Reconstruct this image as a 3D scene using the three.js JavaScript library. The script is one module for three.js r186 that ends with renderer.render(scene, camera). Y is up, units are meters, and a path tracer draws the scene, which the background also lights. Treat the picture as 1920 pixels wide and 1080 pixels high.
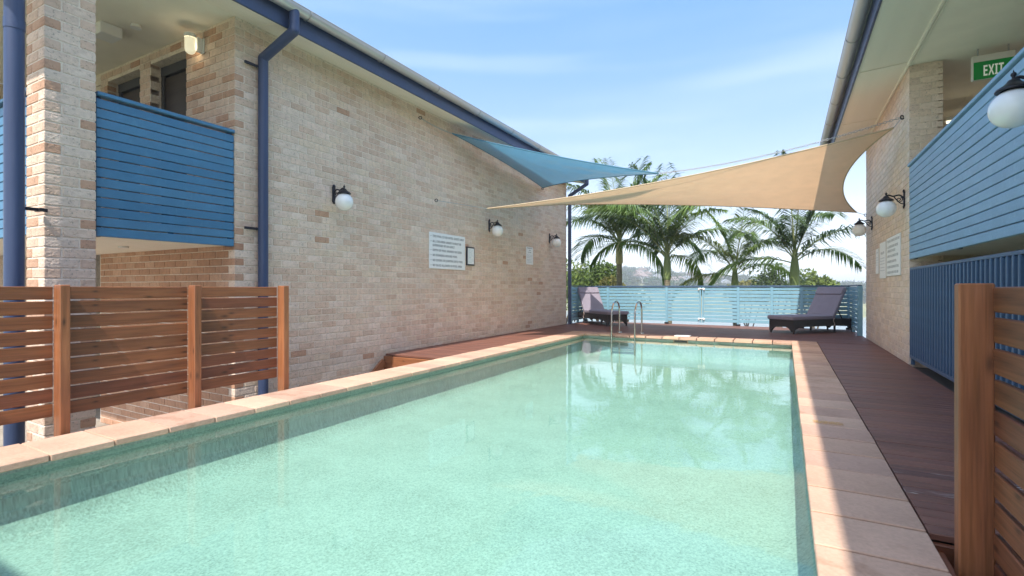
import * as THREE from 'three';
import { mergeGeometries } from 'three/addons/utils/BufferGeometryUtils.js';

// ---------------------------------------------------------------- camera, sky, sun, exposure
const scene = new THREE.Scene();
const camera = new THREE.PerspectiveCamera(60, 1024 / 576, 0.05, 3000);
camera.position.set(0, 1.0, 0);
camera.rotation.set(0, THREE.MathUtils.degToRad(28.74), 0);
const renderer = new THREE.WebGLRenderer({ antialias: true });
renderer.toneMapping = THREE.LinearToneMapping;
renderer.toneMappingExposure = 1.95;
renderer.shadowMap.enabled = true;

const SUN = new THREE.Vector3(0.11, 1, 0.69).normalize();
const sun = new THREE.DirectionalLight(new THREE.Color().setRGB(1, 0.93, 0.83), 3.35);
sun.position.copy(SUN).multiplyScalar(40); sun.position.z -= 6;
sun.target.position.set(0, 0, -6);
sun.castShadow = true; sun.shadow.radius = 1; sun.shadow.mapSize.set(4096, 4096);
Object.assign(sun.shadow.camera, { left: -22, right: 22, top: 22, bottom: -22, near: 1, far: 90 });
scene.add(sun, sun.target);

// seeded random numbers and tiling noise
function rng(seed) { let a = seed >>> 0; return () => { a = (a + 0x6D2B79F5) | 0; let t = Math.imul(a ^ (a >>> 15), 1 | a); t = (t + Math.imul(t ^ (t >>> 7), 61 | t)) ^ t; return ((t ^ (t >>> 14)) >>> 0) / 4294967296; }; }
const R = rng(11);
const hash = (x, y, s) => { let h = Math.imul(x, 374761393) + Math.imul(y, 668265263) + Math.imul(s, 974634777); h = Math.imul(h ^ (h >>> 13), 1274126177); return ((h ^ (h >>> 16)) >>> 0) / 4294967296; };
function vnoise(x, y, px, py, s) {
  const x0 = Math.floor(x), y0 = Math.floor(y), fx = x - x0, fy = y - y0, u = fx * fx * (3 - 2 * fx), v = fy * fy * (3 - 2 * fy);
  const m = (a, n) => ((a % n) + n) % n, A = m(x0, px), B = m(x0 + 1, px), C = m(y0, py), D = m(y0 + 1, py);
  return (hash(A, C, s) * (1 - u) + hash(B, C, s) * u) * (1 - v) + (hash(A, D, s) * (1 - u) + hash(B, D, s) * u) * v;
}
function fbm(u, v, fx, fy, oct, s) { let a = 0, w = 0.5, t = 0; for (let i = 0; i < oct; i++) { a += w * vnoise(u * fx, v * fy, fx, fy, s + i * 17); t += w; w *= 0.55; fx *= 2; fy *= 2; } return a / t; }
const clamp = (x, a = 0, b = 1) => Math.min(b, Math.max(a, x)), mix = (a, b, t) => a + (b - a) * t, sstep = (a, b, x) => { const t = clamp((x - a) / (b - a)); return t * t * (3 - 2 * t); };

{ // daylight sky: blue, paling to a white haze at the horizon, a few thin streaks of cirrus
  const W = 1024, H = 512, d = new Float32Array(W * H * 4);
  for (let j = 0; j < H; j++) for (let i = 0; i < W; i++) {
    const el = ((j + 0.5) / H - 0.5) * Math.PI, az = ((i + 0.5) / W - 0.5) * 2 * Math.PI;
    const e = Math.max(0, Math.sin(el)), k = Math.exp(-e * 5.2), k2 = Math.exp(-e * 1.6);
    let c = [mix(0.012, 0.045, k2), mix(0.14, 0.235, k2), mix(0.43, 0.54, k2)];
    const hz = [0.96, 1.0, 0.99];
    c = c.map((x, n) => mix(x, hz[n], clamp(k * 1.02)));
    const uu = (az / (2 * Math.PI) + 0.5), vv = el / Math.PI + 0.5;
    const st = fbm(uu, vv * 2, 7, 30, 5, 91), puff = fbm(uu, vv * 2, 10, 22, 5, 37);
    const ci = sstep(0.52, 0.78, st) * 0.09 * sstep(0.02, 0.2, e) + sstep(0.5, 0.72, puff) * 0.35 * Math.exp(-e * 6);
    c = c.map((x, n) => mix(x, [0.92, 0.93, 0.94][n], clamp(ci)));
    // wide glow round the out-of-view sun, added as fill for the shaded walls
    const ang = Math.acos(clamp(Math.cos(el) * Math.cos(az) * SUN.x + Math.sin(el) * SUN.y + Math.cos(el) * Math.sin(az) * SUN.z, -1, 1)) * 180 / Math.PI, glow = 2.25 * Math.exp(-ang / 16) + 0.6 * Math.exp(-ang / 36);
    c = c.map((x, n) => x + glow * [1, 0.97, 0.92][n]);
    if (el <= 0) c = [0.42, 0.42, 0.38];
    d.set([c[0], c[1], c[2], 1], (j * W + i) * 4);
  }
  const t = new THREE.DataTexture(d, W, H, THREE.RGBAFormat, THREE.FloatType);
  t.mapping = THREE.EquirectangularReflectionMapping; t.magFilter = THREE.LinearFilter; t.minFilter = THREE.LinearFilter; t.colorSpace = THREE.LinearSRGBColorSpace; t.needsUpdate = true;
  scene.background = t; scene.environment = t;
}

// ---------------------------------------------------------------- textures and materials
function tex(n, fn, color = true) {
  const d = new Uint8Array(n * n * 4), enc = (x) => Math.round(255 * clamp(color ? (x <= 0.0031308 ? x * 12.92 : 1.055 * Math.pow(x, 1 / 2.4) - 0.055) : x));
  for (let j = 0; j < n; j++) for (let i = 0; i < n; i++) { const c = fn((i + 0.5) / n, (j + 0.5) / n); d.set(Array.isArray(c) ? [enc(c[0]), enc(c[1]), enc(c[2]), 255] : [enc(c), enc(c), enc(c), 255], (j * n + i) * 4); }
  const t = new THREE.DataTexture(d, n, n); t.wrapS = t.wrapT = THREE.RepeatWrapping; t.magFilter = THREE.LinearFilter; t.minFilter = THREE.LinearMipmapLinearFilter; t.generateMipmaps = true;
  t.colorSpace = color ? THREE.SRGBColorSpace : THREE.NoColorSpace; t.needsUpdate = true; return t;
}
function rep(t, x, y = x) { const c = t.clone(); c.repeat.set(x, y); c.needsUpdate = true; return c; }
const rgb = (r, g, b) => new THREE.Color().setRGB(r, g, b);
function mat(c, o = {}) { const P = o.transmission !== undefined || o.sheen !== undefined || o.clearcoat !== undefined; const m = P ? new THREE.MeshPhysicalMaterial({ roughness: 0.7, ...o }) : new THREE.MeshStandardMaterial({ roughness: 0.7, ...o }); m.color = rgb(...c); if (m.side === undefined || !o.side) m.side = THREE.DoubleSide; return m; }

// one texture unit = one metre of surface, times the repeat
const tBrick = tex(512, (u, v) => { const a = fbm(u, v, 6, 9, 4, 3), b = fbm(u, v, 40, 60, 3, 5), w = sstep(0.50, 0.72, fbm(u, v, 8, 14, 5, 8)), p = sstep(0.70, 0.8, fbm(u, v, 70, 80, 2, 14)); const k = 0.86 + 0.24 * (a - 0.5) + 0.22 * (b - 0.5) - 0.30 * p; return [mix(k, 0.98, w * 0.55), mix(k * 0.97, 0.97, w * 0.6), mix(k * 0.94, 0.96, w * 0.62)]; });
const tBrickB = tex(512, (u, v) => clamp(0.5 + 0.6 * (fbm(u, v, 60, 70, 4, 21) - 0.5) + 0.5 * (fbm(u, v, 12, 20, 3, 22) - 0.5) - 0.4 * sstep(0.68, 0.8, fbm(u, v, 50, 60, 2, 23))), false);
const knots = Array.from({ length: 9 }, (_, i) => [hash(i, 1, 7), hash(i, 2, 7), 0.006 + 0.008 * hash(i, 3, 7)]);
const knot = (u, v) => { let k = 0; for (const [a, b, r] of knots) { const dx = (u - a) * 0.4, dy = v - b, d = dx * dx + dy * dy; k = Math.max(k, Math.exp(-d / (r * r))); } return k; };
const tWood = tex(512, (u, v) => { const g = fbm(u, v, 3, 90, 4, 31), h = fbm(u, v, 2, 14, 4, 33), f = fbm(u, v, 8, 220, 2, 35); const k = 0.42 + 0.55 * h + 0.4 * (g - 0.5) + 0.3 * (f - 0.5) - 0.45 * knot(u, v); return [k, k * mix(0.9, 1.02, h), k * mix(0.82, 1.03, g)]; });
const tWoodB = tex(512, (u, v) => 0.5 * fbm(u, v, 4, 110, 4, 31) + 0.5 * fbm(u, v, 6, 240, 2, 36), false);
const tDeck = tex(1024, (u, v) => { const g = fbm(u, v, 3, 120, 4, 41), h = fbm(u, v, 4, 16, 4, 43), s = sstep(0.66, 0.74, fbm(u, v, 7, 150, 3, 47)) * sstep(0.45, 0.62, fbm(u, v, 4, 5, 3, 49)); const k = 0.5 + 0.5 * h + 0.4 * (g - 0.5); return [mix(k, 1.0, s), mix(k * 0.97, 1.0, s), mix(k * 0.96, 1.0, s)]; });
const tDeckWorn = tex(1024, (u, v) => { const g = fbm(u, v, 3, 120, 4, 41), h = fbm(u, v, 4, 16, 4, 43), s = sstep(0.60, 0.67, fbm(u, v, 9, 170, 4, 57)) * sstep(0.40, 0.56, fbm(u, v, 4, 9, 3, 59)); const k = 0.5 + 0.5 * h + 0.4 * (g - 0.5); return [mix(0.32 * k, 0.95, s), mix(0.155 * k, 0.93, s), mix(0.13 * k, 0.92, s)]; });
const tPaver = tex(512, (u, v) => { const a = fbm(u, v, 4, 4, 5, 61), b = fbm(u, v, 90, 90, 2, 63), s = sstep(0.60, 0.75, fbm(u, v, 9, 7, 4, 64)); const k = 0.72 + 0.3 * (a - 0.5) + 0.16 * (b - 0.5) - 0.10 * s; return [k + 0.08, k + 0.05 - 0.03 * s, k + 0.02 - 0.05 * s]; });
const tGrain = tex(512, (u, v) => clamp(0.5 + 0.9 * (fbm(u, v, 110, 110, 3, 71) - 0.5) + 0.35 * (fbm(u, v, 14, 14, 4, 73) - 0.5)), false);
const tPlaster = tex(1024, (u, v) => { const a = fbm(u, v, 5, 5, 5, 81), b = fbm(u, v, 130, 130, 2, 83), d = sstep(0.72, 0.80, fbm(u, v, 120, 120, 2, 85)); const k = 0.80 + 0.20 * (a - 0.5) + 0.46 * (b - 0.5) - 0.14 * d; return [k - 0.02, k + 0.02, k]; });
const tPaint = tex(512, (u, v) => { const a = fbm(u, v, 5, 9, 5, 101), b = fbm(u, v, 70, 70, 3, 103), s = sstep(0.66, 0.8, fbm(u, v, 30, 12, 4, 105)); const k = 0.82 + 0.22 * (a - 0.5) + 0.10 * (b - 0.5); return [k + 0.16 * s, k + 0.10 * s, k + 0.05 * s]; });
const tCeil = tex(256, (u, v) => 0.93 + 0.10 * (fbm(u, v, 6, 6, 5, 111) - 0.5));
const tWeave = tex(256, (u, v) => { const x = u * 32, y = v * 32, o = (Math.floor(x) + Math.floor(y)) % 2; return clamp(0.25 + 0.7 * (o ? Math.sin((x % 1) * Math.PI) : Math.sin((y % 1) * Math.PI))); }, false);
const tCloth = tex(512, (u, v) => { const k = 0.90 + 0.12 * (fbm(u, v, 6, 6, 4, 121) - 0.5) + 0.10 * (fbm(u, v, 128, 128, 1, 123) - 0.5); return k; });
const tRipple = tex(512, (u, v) => 0.6 * fbm(u, v, 5, 5, 3, 131) + 0.4 * fbm(u, v, 17, 14, 2, 133), false);
const tBark = tex(256, (u, v) => { const ring = Math.pow(Math.abs(Math.sin(v * Math.PI * 9 + 0.5 * fbm(u, v, 5, 4, 2, 143))), 8); return clamp(0.85 - 0.35 * (1 - fbm(u, v, 10, 22, 4, 141)) - 0.3 * (ring > 0.8 ? 1 : 0)); });
const tLeaf = tex(256, (u, v) => 0.7 + 0.5 * (fbm(u, v, 8, 8, 4, 151) - 0.2));
const tLand = tex(512, (u, v) => { const a = fbm(u, v, 8, 8, 6, 161), b = fbm(u, v, 60, 60, 3, 163); return [0.5 + 0.5 * a + 0.2 * (b - 0.5), 0.6 + 0.35 * a + 0.2 * (b - 0.5), 0.5 + 0.2 * a]; });

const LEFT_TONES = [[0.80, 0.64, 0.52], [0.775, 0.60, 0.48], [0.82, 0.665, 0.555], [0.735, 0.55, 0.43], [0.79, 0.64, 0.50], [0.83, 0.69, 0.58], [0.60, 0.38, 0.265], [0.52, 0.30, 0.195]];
const RIGHT_TONES = [[0.83, 0.68, 0.55], [0.80, 0.655, 0.54], [0.85, 0.71, 0.59], [0.81, 0.65, 0.50], [0.78, 0.635, 0.53]];
const brickMat = (c) => mat(c, { map: tBrick, bumpMap: tBrickB, bumpScale: 0.006, roughness: 0.92 });
const mLeft = LEFT_TONES.map(brickMat), mRight = RIGHT_TONES.map(brickMat), mBrickAny = brickMat([1, 1, 1]);
const M = {
  mortarL: mat([0.84, 0.74, 0.63], { map: tBrick, bumpMap: tBrickB, bumpScale: 0.004, roughness: 0.95 }),
  mortarR: mat([0.80, 0.68, 0.56], { map: tBrick, bumpMap: tBrickB, bumpScale: 0.004, roughness: 0.95 }),
  blue: mat([0.07, 0.235, 0.415], { map: tPaint, bumpMap: tWoodB, bumpScale: 0.0008, roughness: 0.42 }),
  blue2: mat([0.063, 0.22, 0.395], { map: tPaint, bumpMap: tWoodB, bumpScale: 0.0008, roughness: 0.42 }),
  blue3: mat([0.08, 0.25, 0.43], { map: tPaint, bumpMap: tWoodB, bumpScale: 0.0008, roughness: 0.45 }),
  fence: mat([0.235, 0.465, 0.60], { map: tPaint, roughness: 0.45 }),
  blueLit: [[0.265, 0.46, 0.65], [0.25, 0.44, 0.63], [0.28, 0.48, 0.67]].map((c) => mat(c, { map: tPaint, bumpMap: tWoodB, bumpScale: 0.0008, roughness: 0.5 })),  // the same blue paint, lightened in colour to carry brighter light on the right
  navy: mat([0.045, 0.072, 0.16], { map: tPaint, roughness: 0.4 }),
  screen: mat([0.065, 0.13, 0.235], { map: tPaint, roughness: 0.45 }),
  zinc: mat([0.62, 0.62, 0.63], { map: rep(tPaint, 0.7), metalness: 0.55, roughness: 0.45 }),
  dark: mat([0.05, 0.05, 0.055], { roughness: 0.6 }),
  iron: mat([0.018, 0.018, 0.026], { roughness: 0.4, metalness: 0.3 }),
  soffit: mat([0.88, 0.83, 0.72], { map: tCeil, roughness: 0.85 }),
  conc: mat([0.40, 0.37, 0.33], { map: tPaver, roughness: 0.95 }),
  grout: mat([0.13, 0.105, 0.09], { map: tPaver, roughness: 0.95 }),
  roof: mat([0.34, 0.35, 0.36], { roughness: 0.5, metalness: 0.3 }),
  door: mat([0.05, 0.034, 0.026], { map: tWood, roughness: 0.5 }),
  post: mat([0.39, 0.15, 0.062], { map: tWood, bumpMap: tWoodB, bumpScale: 0.001, roughness: 0.55 }),
  paver: [[0.68, 0.46, 0.345], [0.60, 0.40, 0.31], [0.71, 0.49, 0.37], [0.64, 0.425, 0.315]].map((c) => mat(c, { map: tPaver, bumpMap: tGrain, bumpScale: 0.0015, roughness: 0.85 })),
  slat: [[0.295, 0.107, 0.044], [0.265, 0.10, 0.04], [0.325, 0.122, 0.048], [0.24, 0.08, 0.037]].map((c) => mat(c, { map: tWood, bumpMap: tWoodB, bumpScale: 0.001, roughness: 0.55 })),
  board: [[0.235, 0.102, 0.072], [0.205, 0.089, 0.066], [0.255, 0.111, 0.077], [0.22, 0.098, 0.075]].map((c) => mat(c, { map: tDeck, bumpMap: tWoodB, bumpScale: 0.002, roughness: 0.5 })),
  worn: [[0.62, 0.60, 0.56], [0.56, 0.53, 0.50]].map((c) => mat(c, { map: tDeckWorn, bumpMap: tWoodB, bumpScale: 0.002, roughness: 0.6 })),
  plaster: mat([0.515, 0.535, 0.50], { map: rep(tPlaster, 0.8), roughness: 0.9 }),
  water: mat([0.725, 0.945, 0.885], { transmission: 1, thickness: 0, ior: 1.33, roughness: 0.05, bumpMap: rep(tRipple, 0.6), bumpScale: 0.0012 }),
  steel: mat([0.60, 0.58, 0.54], { metalness: 1, roughness: 0.16 }),
  galv: mat([0.45, 0.45, 0.45], { metalness: 0.8, roughness: 0.4 }),
  opal: mat([0.86, 0.87, 0.87], { roughness: 0.25, clearcoat: 0.4, clearcoatRoughness: 0.1 }),
  sailBlue: mat([0.085, 0.33, 0.53], { map: tCloth, bumpMap: rep(tWeave, 12), bumpScale: 0.0006, roughness: 1, transmission: 0.42, thickness: 0 }),
  sailSand: mat([0.82, 0.52, 0.30], { map: tCloth, bumpMap: rep(tWeave, 12), bumpScale: 0.0006, roughness: 1, transmission: 0.5, thickness: 0 }),
  hemBlue: mat([0.07, 0.20, 0.30], { roughness: 0.9 }), hemSand: mat([0.50, 0.38, 0.25], { roughness: 0.9 }),
  wicker: mat([0.030, 0.022, 0.020], { bumpMap: rep(tWeave, 3), bumpScale: 0.004, roughness: 0.55 }),
  cushion: mat([0.285, 0.255, 0.31], { map: rep(tCloth, 2), bumpMap: rep(tWeave, 10), bumpScale: 0.0006, roughness: 0.95 }),
  strap: mat([0.45, 0.36, 0.34], { roughness: 0.9 }),
  white: mat([0.80, 0.80, 0.78], { roughness: 0.5 }),
  trunk: mat([0.36, 0.31, 0.21], { map: tBark, bumpMap: tBark, bumpScale: 0.01, roughness: 0.9 }),
  shaft: mat([0.20, 0.26, 0.085], { map: tLeaf, roughness: 0.6 }),
  shaftPale: mat([0.44, 0.38, 0.16], { map: tLeaf, roughness: 0.6 }),
  frond: [[0.11, 0.20, 0.035], [0.155, 0.25, 0.04], [0.24, 0.29, 0.055], [0.075, 0.14, 0.032]].map((c) => mat(c, { roughness: 0.75, specularIntensity: 0.35, transmission: 0.42, thickness: 0 })),
  rachis: mat([0.30, 0.33, 0.13], { roughness: 0.6 }),
  leaf: [[0.10, 0.15, 0.03], [0.16, 0.21, 0.045], [0.07, 0.105, 0.03], [0.19, 0.18, 0.05]].map((c) => mat(c, { roughness: 0.85, specularIntensity: 0.3, transmission: 0.3, thickness: 0 })),
  bark: mat([0.16, 0.12, 0.085], { map: tBark, roughness: 0.95 }),
  land: mat([0.30, 0.30, 0.18], { map: rep(tLand, 0.03), roughness: 1 }),
  river: mat([0.30, 0.36, 0.38], { roughness: 0.25, bumpMap: rep(tRipple, 0.15), bumpScale: 0.02 }),
  tile: mat([0.26, 0.20, 0.17], { roughness: 0.85 }), wallPale: mat([0.72, 0.68, 0.62], { roughness: 0.9 }), glass: mat([0.05, 0.06, 0.07], { roughness: 0.1 }),
};

// ---------------------------------------------------------------- geometry helpers
// chamfered box centred on the origin, 44 triangles, uv in metres (u runs along x, the long way of boards)
function cbox(w, h, d, c = 0.004, uo = 0, vo = 0) {
  const H = [w / 2, h / 2, d / 2], P = [], N = [], U = [];
  c = Math.min(c, w / 3, h / 3, d / 3);
  const V = (s, ax) => s.map((x, k) => x * (k === ax ? H[k] : H[k] - c));
  const tri = (a, b, e, out) => {
    let n = new THREE.Vector3().crossVectors(new THREE.Vector3(b[0] - a[0], b[1] - a[1], b[2] - a[2]), new THREE.Vector3(e[0] - a[0], e[1] - a[1], e[2] - a[2])).normalize();
    if (n.dot(out) < 0) { [b, e] = [e, b]; n.negate(); }
    const m = [Math.abs(out.x), Math.abs(out.y), Math.abs(out.z)], ax = m.indexOf(Math.max(...m));
    for (const p of [a, b, e]) { P.push(...p); N.push(n.x, n.y, n.z); U.push(...(ax === 0 ? [p[2] + uo, p[1] + vo] : ax === 1 ? [p[0] + uo, p[2] + vo] : [p[0] + uo, p[1] + vo])); }
  };
  const quad = (a, b, e, f, out) => { tri(a, b, e, out); tri(a, e, f, out); };
  for (let a = 0; a < 3; a++) for (const s of [-1, 1]) {
    const b = (a + 1) % 3, e = (a + 2) % 3, S = (x, y) => { const q = [0, 0, 0]; q[a] = s; q[b] = x; q[e] = y; return q; };
    const out = new THREE.Vector3(); out.setComponent(a, s);
    quad(V(S(-1, -1), a), V(S(1, -1), a), V(S(1, 1), a), V(S(-1, 1), a), out);
  }
  for (let e = 0; e < 3; e++) for (const sa of [-1, 1]) for (const sb of [-1, 1]) {
    const a = (e + 1) % 3, b = (e + 2) % 3, S = (z) => { const q = [0, 0, 0]; q[a] = sa; q[b] = sb; q[e] = z; return q; };
    const out = new THREE.Vector3(); out.setComponent(a, sa); out.setComponent(b, sb * 0.99);
    quad(V(S(-1), a), V(S(1), a), V(S(1), b), V(S(-1), b), out);
  }
  for (const x of [-1, 1]) for (const y of [-1, 1]) for (const z of [-1, 1]) { const s = [x, y, z]; tri(V(s, 0), V(s, 1), V(s, 2), new THREE.Vector3(x, y * 0.99, z * 0.98)); }
  const g = new THREE.BufferGeometry();
  g.setAttribute('position', new THREE.Float32BufferAttribute(P, 3)); g.setAttribute('normal', new THREE.Float32BufferAttribute(N, 3)); g.setAttribute('uv', new THREE.Float32BufferAttribute(U, 2));
  return g;
}
// box from corner to corner in world metres
function span(x0, x1, y0, y1, z0, z1, c = 0.003) { const g = cbox(Math.abs(x1 - x0), Math.abs(y1 - y0), Math.abs(z1 - z0), c, (x0 + x1) / 2, (y0 + y1) / 2); return g.translate((x0 + x1) / 2, (y0 + y1) / 2, (z0 + z1) / 2); }
function vspan(x0, x1, y0, y1, z0, z1, c = 0.003) { const g = cbox(y1 - y0, x1 - x0, z1 - z0, c, x0 * 3.7, z0 * 1.9); g.rotateZ(Math.PI / 2); return g.translate((x0 + x1) / 2, (y0 + y1) / 2, (z0 + z1) / 2); }
const flat = (g) => { const q = g.index ? g.toNonIndexed() : g; for (const k of Object.keys(q.attributes)) if (!['position', 'normal', 'uv'].includes(k)) q.deleteAttribute(k); return q; };
const join = (a) => mergeGeometries(a.map(flat));
const v3 = (p) => new THREE.Vector3(...p);
function rod(a, b, r, r2 = r, n = 14) { a = v3(a); b = v3(b); const L = a.distanceTo(b), g = new THREE.CylinderGeometry(r2, r, L, n, 1); g.applyQuaternion(new THREE.Quaternion().setFromUnitVectors(new THREE.Vector3(0, 1, 0), b.clone().sub(a).normalize())); g.translate((a.x + b.x) / 2, (a.y + b.y) / 2, (a.z + b.z) / 2); return g; }
function pipe(pts, r, n = 14) { const gs = []; for (let i = 0; i + 1 < pts.length; i++) { gs.push(rod(pts[i], pts[i + 1], r, r, n)); if (i) gs.push(new THREE.SphereGeometry(r, n, 8).translate(...pts[i])); } return join(gs); }
const tube = (pts, r, seg = 40, n = 8, closed = false) => new THREE.TubeGeometry(new THREE.CatmullRomCurve3(pts.map(v3), closed, 'centripetal'), seg, r, n, closed);

// ---------------------------------------------------------------- scene graph helpers
const taken = {};
const numbered = (n) => { const k = taken[n] = (taken[n] ?? -1) + 1; return k ? `${n}_${String(k).padStart(3, '0')}` : n; };
function sh(o) { o.castShadow = o.receiveShadow = true; return o; }
function thing(name, label, category, base = [0, 0, 0], turn = 0, group) { const o = new THREE.Group(); o.name = numbered(name); o.position.set(...base); o.rotation.y = turn; o.userData = { label, category }; if (group) o.userData.group = group; scene.add(o); return o; }
function part(parent, name, geo, m, pos = [0, 0, 0], rot = [0, 0, 0]) { const o = sh(new THREE.Mesh(geo, m)); o.name = name; o.position.set(...pos); o.rotation.set(...rot); parent.add(o); return o; }
// a part of a thing whose shape is given in world metres
function wpart(t, name, geo, m) { const p = t.position; return part(t, name, geo, m, [-p.x, -p.y, -p.z]); }
function struct(name, geo, m) { const o = sh(new THREE.Mesh(geo, m)); o.name = numbered(name); o.userData = { kind: 'structure' }; scene.add(o); return o; }
function copy(t, base, turn, label) { const c = t.clone(); c.userData = { ...t.userData }; if (label) c.userData.label = label; c.name = numbered(t.name.replace(/_\d{3}$/, '')); c.position.set(...base); c.rotation.y = turn; scene.add(c); return c; }

// ---------------------------------------------------------------- measures
const PX0 = -3.90, PX1 = 0.125, PZ0 = -0.35, PZ1 = -10.45, CW = 0.38, WATER = -0.08, FLOOR = -0.46;
const LW = -5.37, LC = -3.38, LE = -12.95, RW = 1.43, RC = -8.30, REND = -12.30, FZ = -14.4, LOW = -0.9;

// ---------------------------------------------------------------- ground, river, far bank
{
  const g = new THREE.PlaneGeometry(1800, 1500, 180, 240); g.rotateX(-Math.PI / 2); g.translate(0, 0, -560);
  const p = g.attributes.position, u = g.attributes.uv;
  for (let i = 0; i < p.count; i++) {
    // rows crowd towards the camera so that the near ground stays exact
    let x = p.getX(i), z = p.getZ(i); const s = (190 - z) / 1500; z = 60 - 1300 * Math.pow(s, 2.2); x *= mix(0.10, 1, Math.pow(s, 1.2));
    let y = LOW - 0.004; const n = fbm(x / 400 + 5, z / 400 + 5, 8, 8, 4, 201) - 0.5;
    if (z < -15.5) y = mix(LOW, -4.2, sstep(-15.5, -19, z)) + n * 1.2 * sstep(-17, -24, z);
    if (z < -28) y = mix(y, -13, sstep(-28, -62, z));
    if (z < -225) y = mix(-13, -2.5 + 5 * n + 8.5 * sstep(90, -60, x + 60), sstep(-225, -262, z)) + sstep(-260, -330, z) * (5.5 + 12 * n) * sstep(140, -90, x + 30);
    if (z < -420) y = mix(y, -4, sstep(-420, -600, z));
    p.setXYZ(i, x, y, z); u.setXY(i, x, z);
  }
  g.computeVertexNormals(); struct('ground', g, M.land);
  const rv = new THREE.PlaneGeometry(900, 190, 1, 1); rv.rotateX(-Math.PI / 2); rv.translate(0, -10.5, -145); const ru = rv.attributes.uv, rp = rv.attributes.position; for (let i = 0; i < 4; i++) ru.setXY(i, rp.getX(i), rp.getZ(i)); struct('river', rv, M.river);
}

struct('lower_path', span(-10.2, PX0 - 0.31, LOW - 0.02, LOW + 0.004, LE, 6, 0.002), M.conc);
// ---------------------------------------------------------------- pool: shell, water, coping
{
  const PX0 = -3.95, PX1 = 0.165, PZ1 = -10.49, gs = [], r = 0.24, dd = [0, 0.008, 0.02, 0.04, 0.065, 0.1, 0.14, 0.185, 0.24];
  const axis = (a, b) => { const L = b - a, o = dd.map((d) => a + d), n = 24; for (let i = 1; i < n; i++) o.push(a + r + (L - 2 * r) * i / n); return [...o, ...dd.map((d) => b - d).reverse()]; };
  const xs = axis(PX0, PX1), zs = axis(PZ1, PZ0), cove = (d) => d >= r ? 0 : r - Math.sqrt(Math.max(0, r * r - (r - d) * (r - d)));
  const P = [], U = [], I = [];
  for (const z of zs) for (const x of xs) { const a = cove(Math.min(x - PX0, PX1 - x)), b = cove(Math.min(z - PZ1, PZ0 - z)); P.push(x, FLOOR + Math.min(r, Math.hypot(a, b)), z); U.push(x, z); }
  const W = xs.length; for (let j = 0; j + 1 < zs.length; j++) for (let i = 0; i + 1 < W; i++) { const a = j * W + i; I.push(a, a + W, a + 1, a + 1, a + W, a + W + 1); }
  const fl = new THREE.BufferGeometry(); fl.setAttribute('position', new THREE.Float32BufferAttribute(P, 3)); fl.setAttribute('uv', new THREE.Float32BufferAttribute(U, 2)); fl.setIndex(I); fl.computeVertexNormals(); gs.push(fl);
  const top = -0.052, t = 0.3;
  gs.push(span(PX0 - t, PX0, LOW, top, PZ1 - t, PZ0 + t), span(PX1, PX1 + t, LOW, top, PZ1 - t, PZ0 + t), span(PX0 + 0.001, PX1 - 0.001, LOW, top - 0.001, PZ1 - t, PZ1), span(PX0 + 0.001, PX1 - 0.001, LOW, top - 0.001, PZ0, PZ0 + t));
  struct('pool_shell', join(gs), M.plaster);
  const w = new THREE.PlaneGeometry(PX1 - PX0 - 0.002, PZ0 - PZ1 - 0.002, 1, 1); w.rotateX(-Math.PI / 2); w.translate((PX0 + PX1) / 2, WATER, (PZ0 + PZ1) / 2);
  const wp = w.attributes.position, wu = w.attributes.uv; for (let i = 0; i < 4; i++) wu.setXY(i, wp.getX(i), wp.getZ(i));
  struct('pool_water', w, M.water);
}
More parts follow.
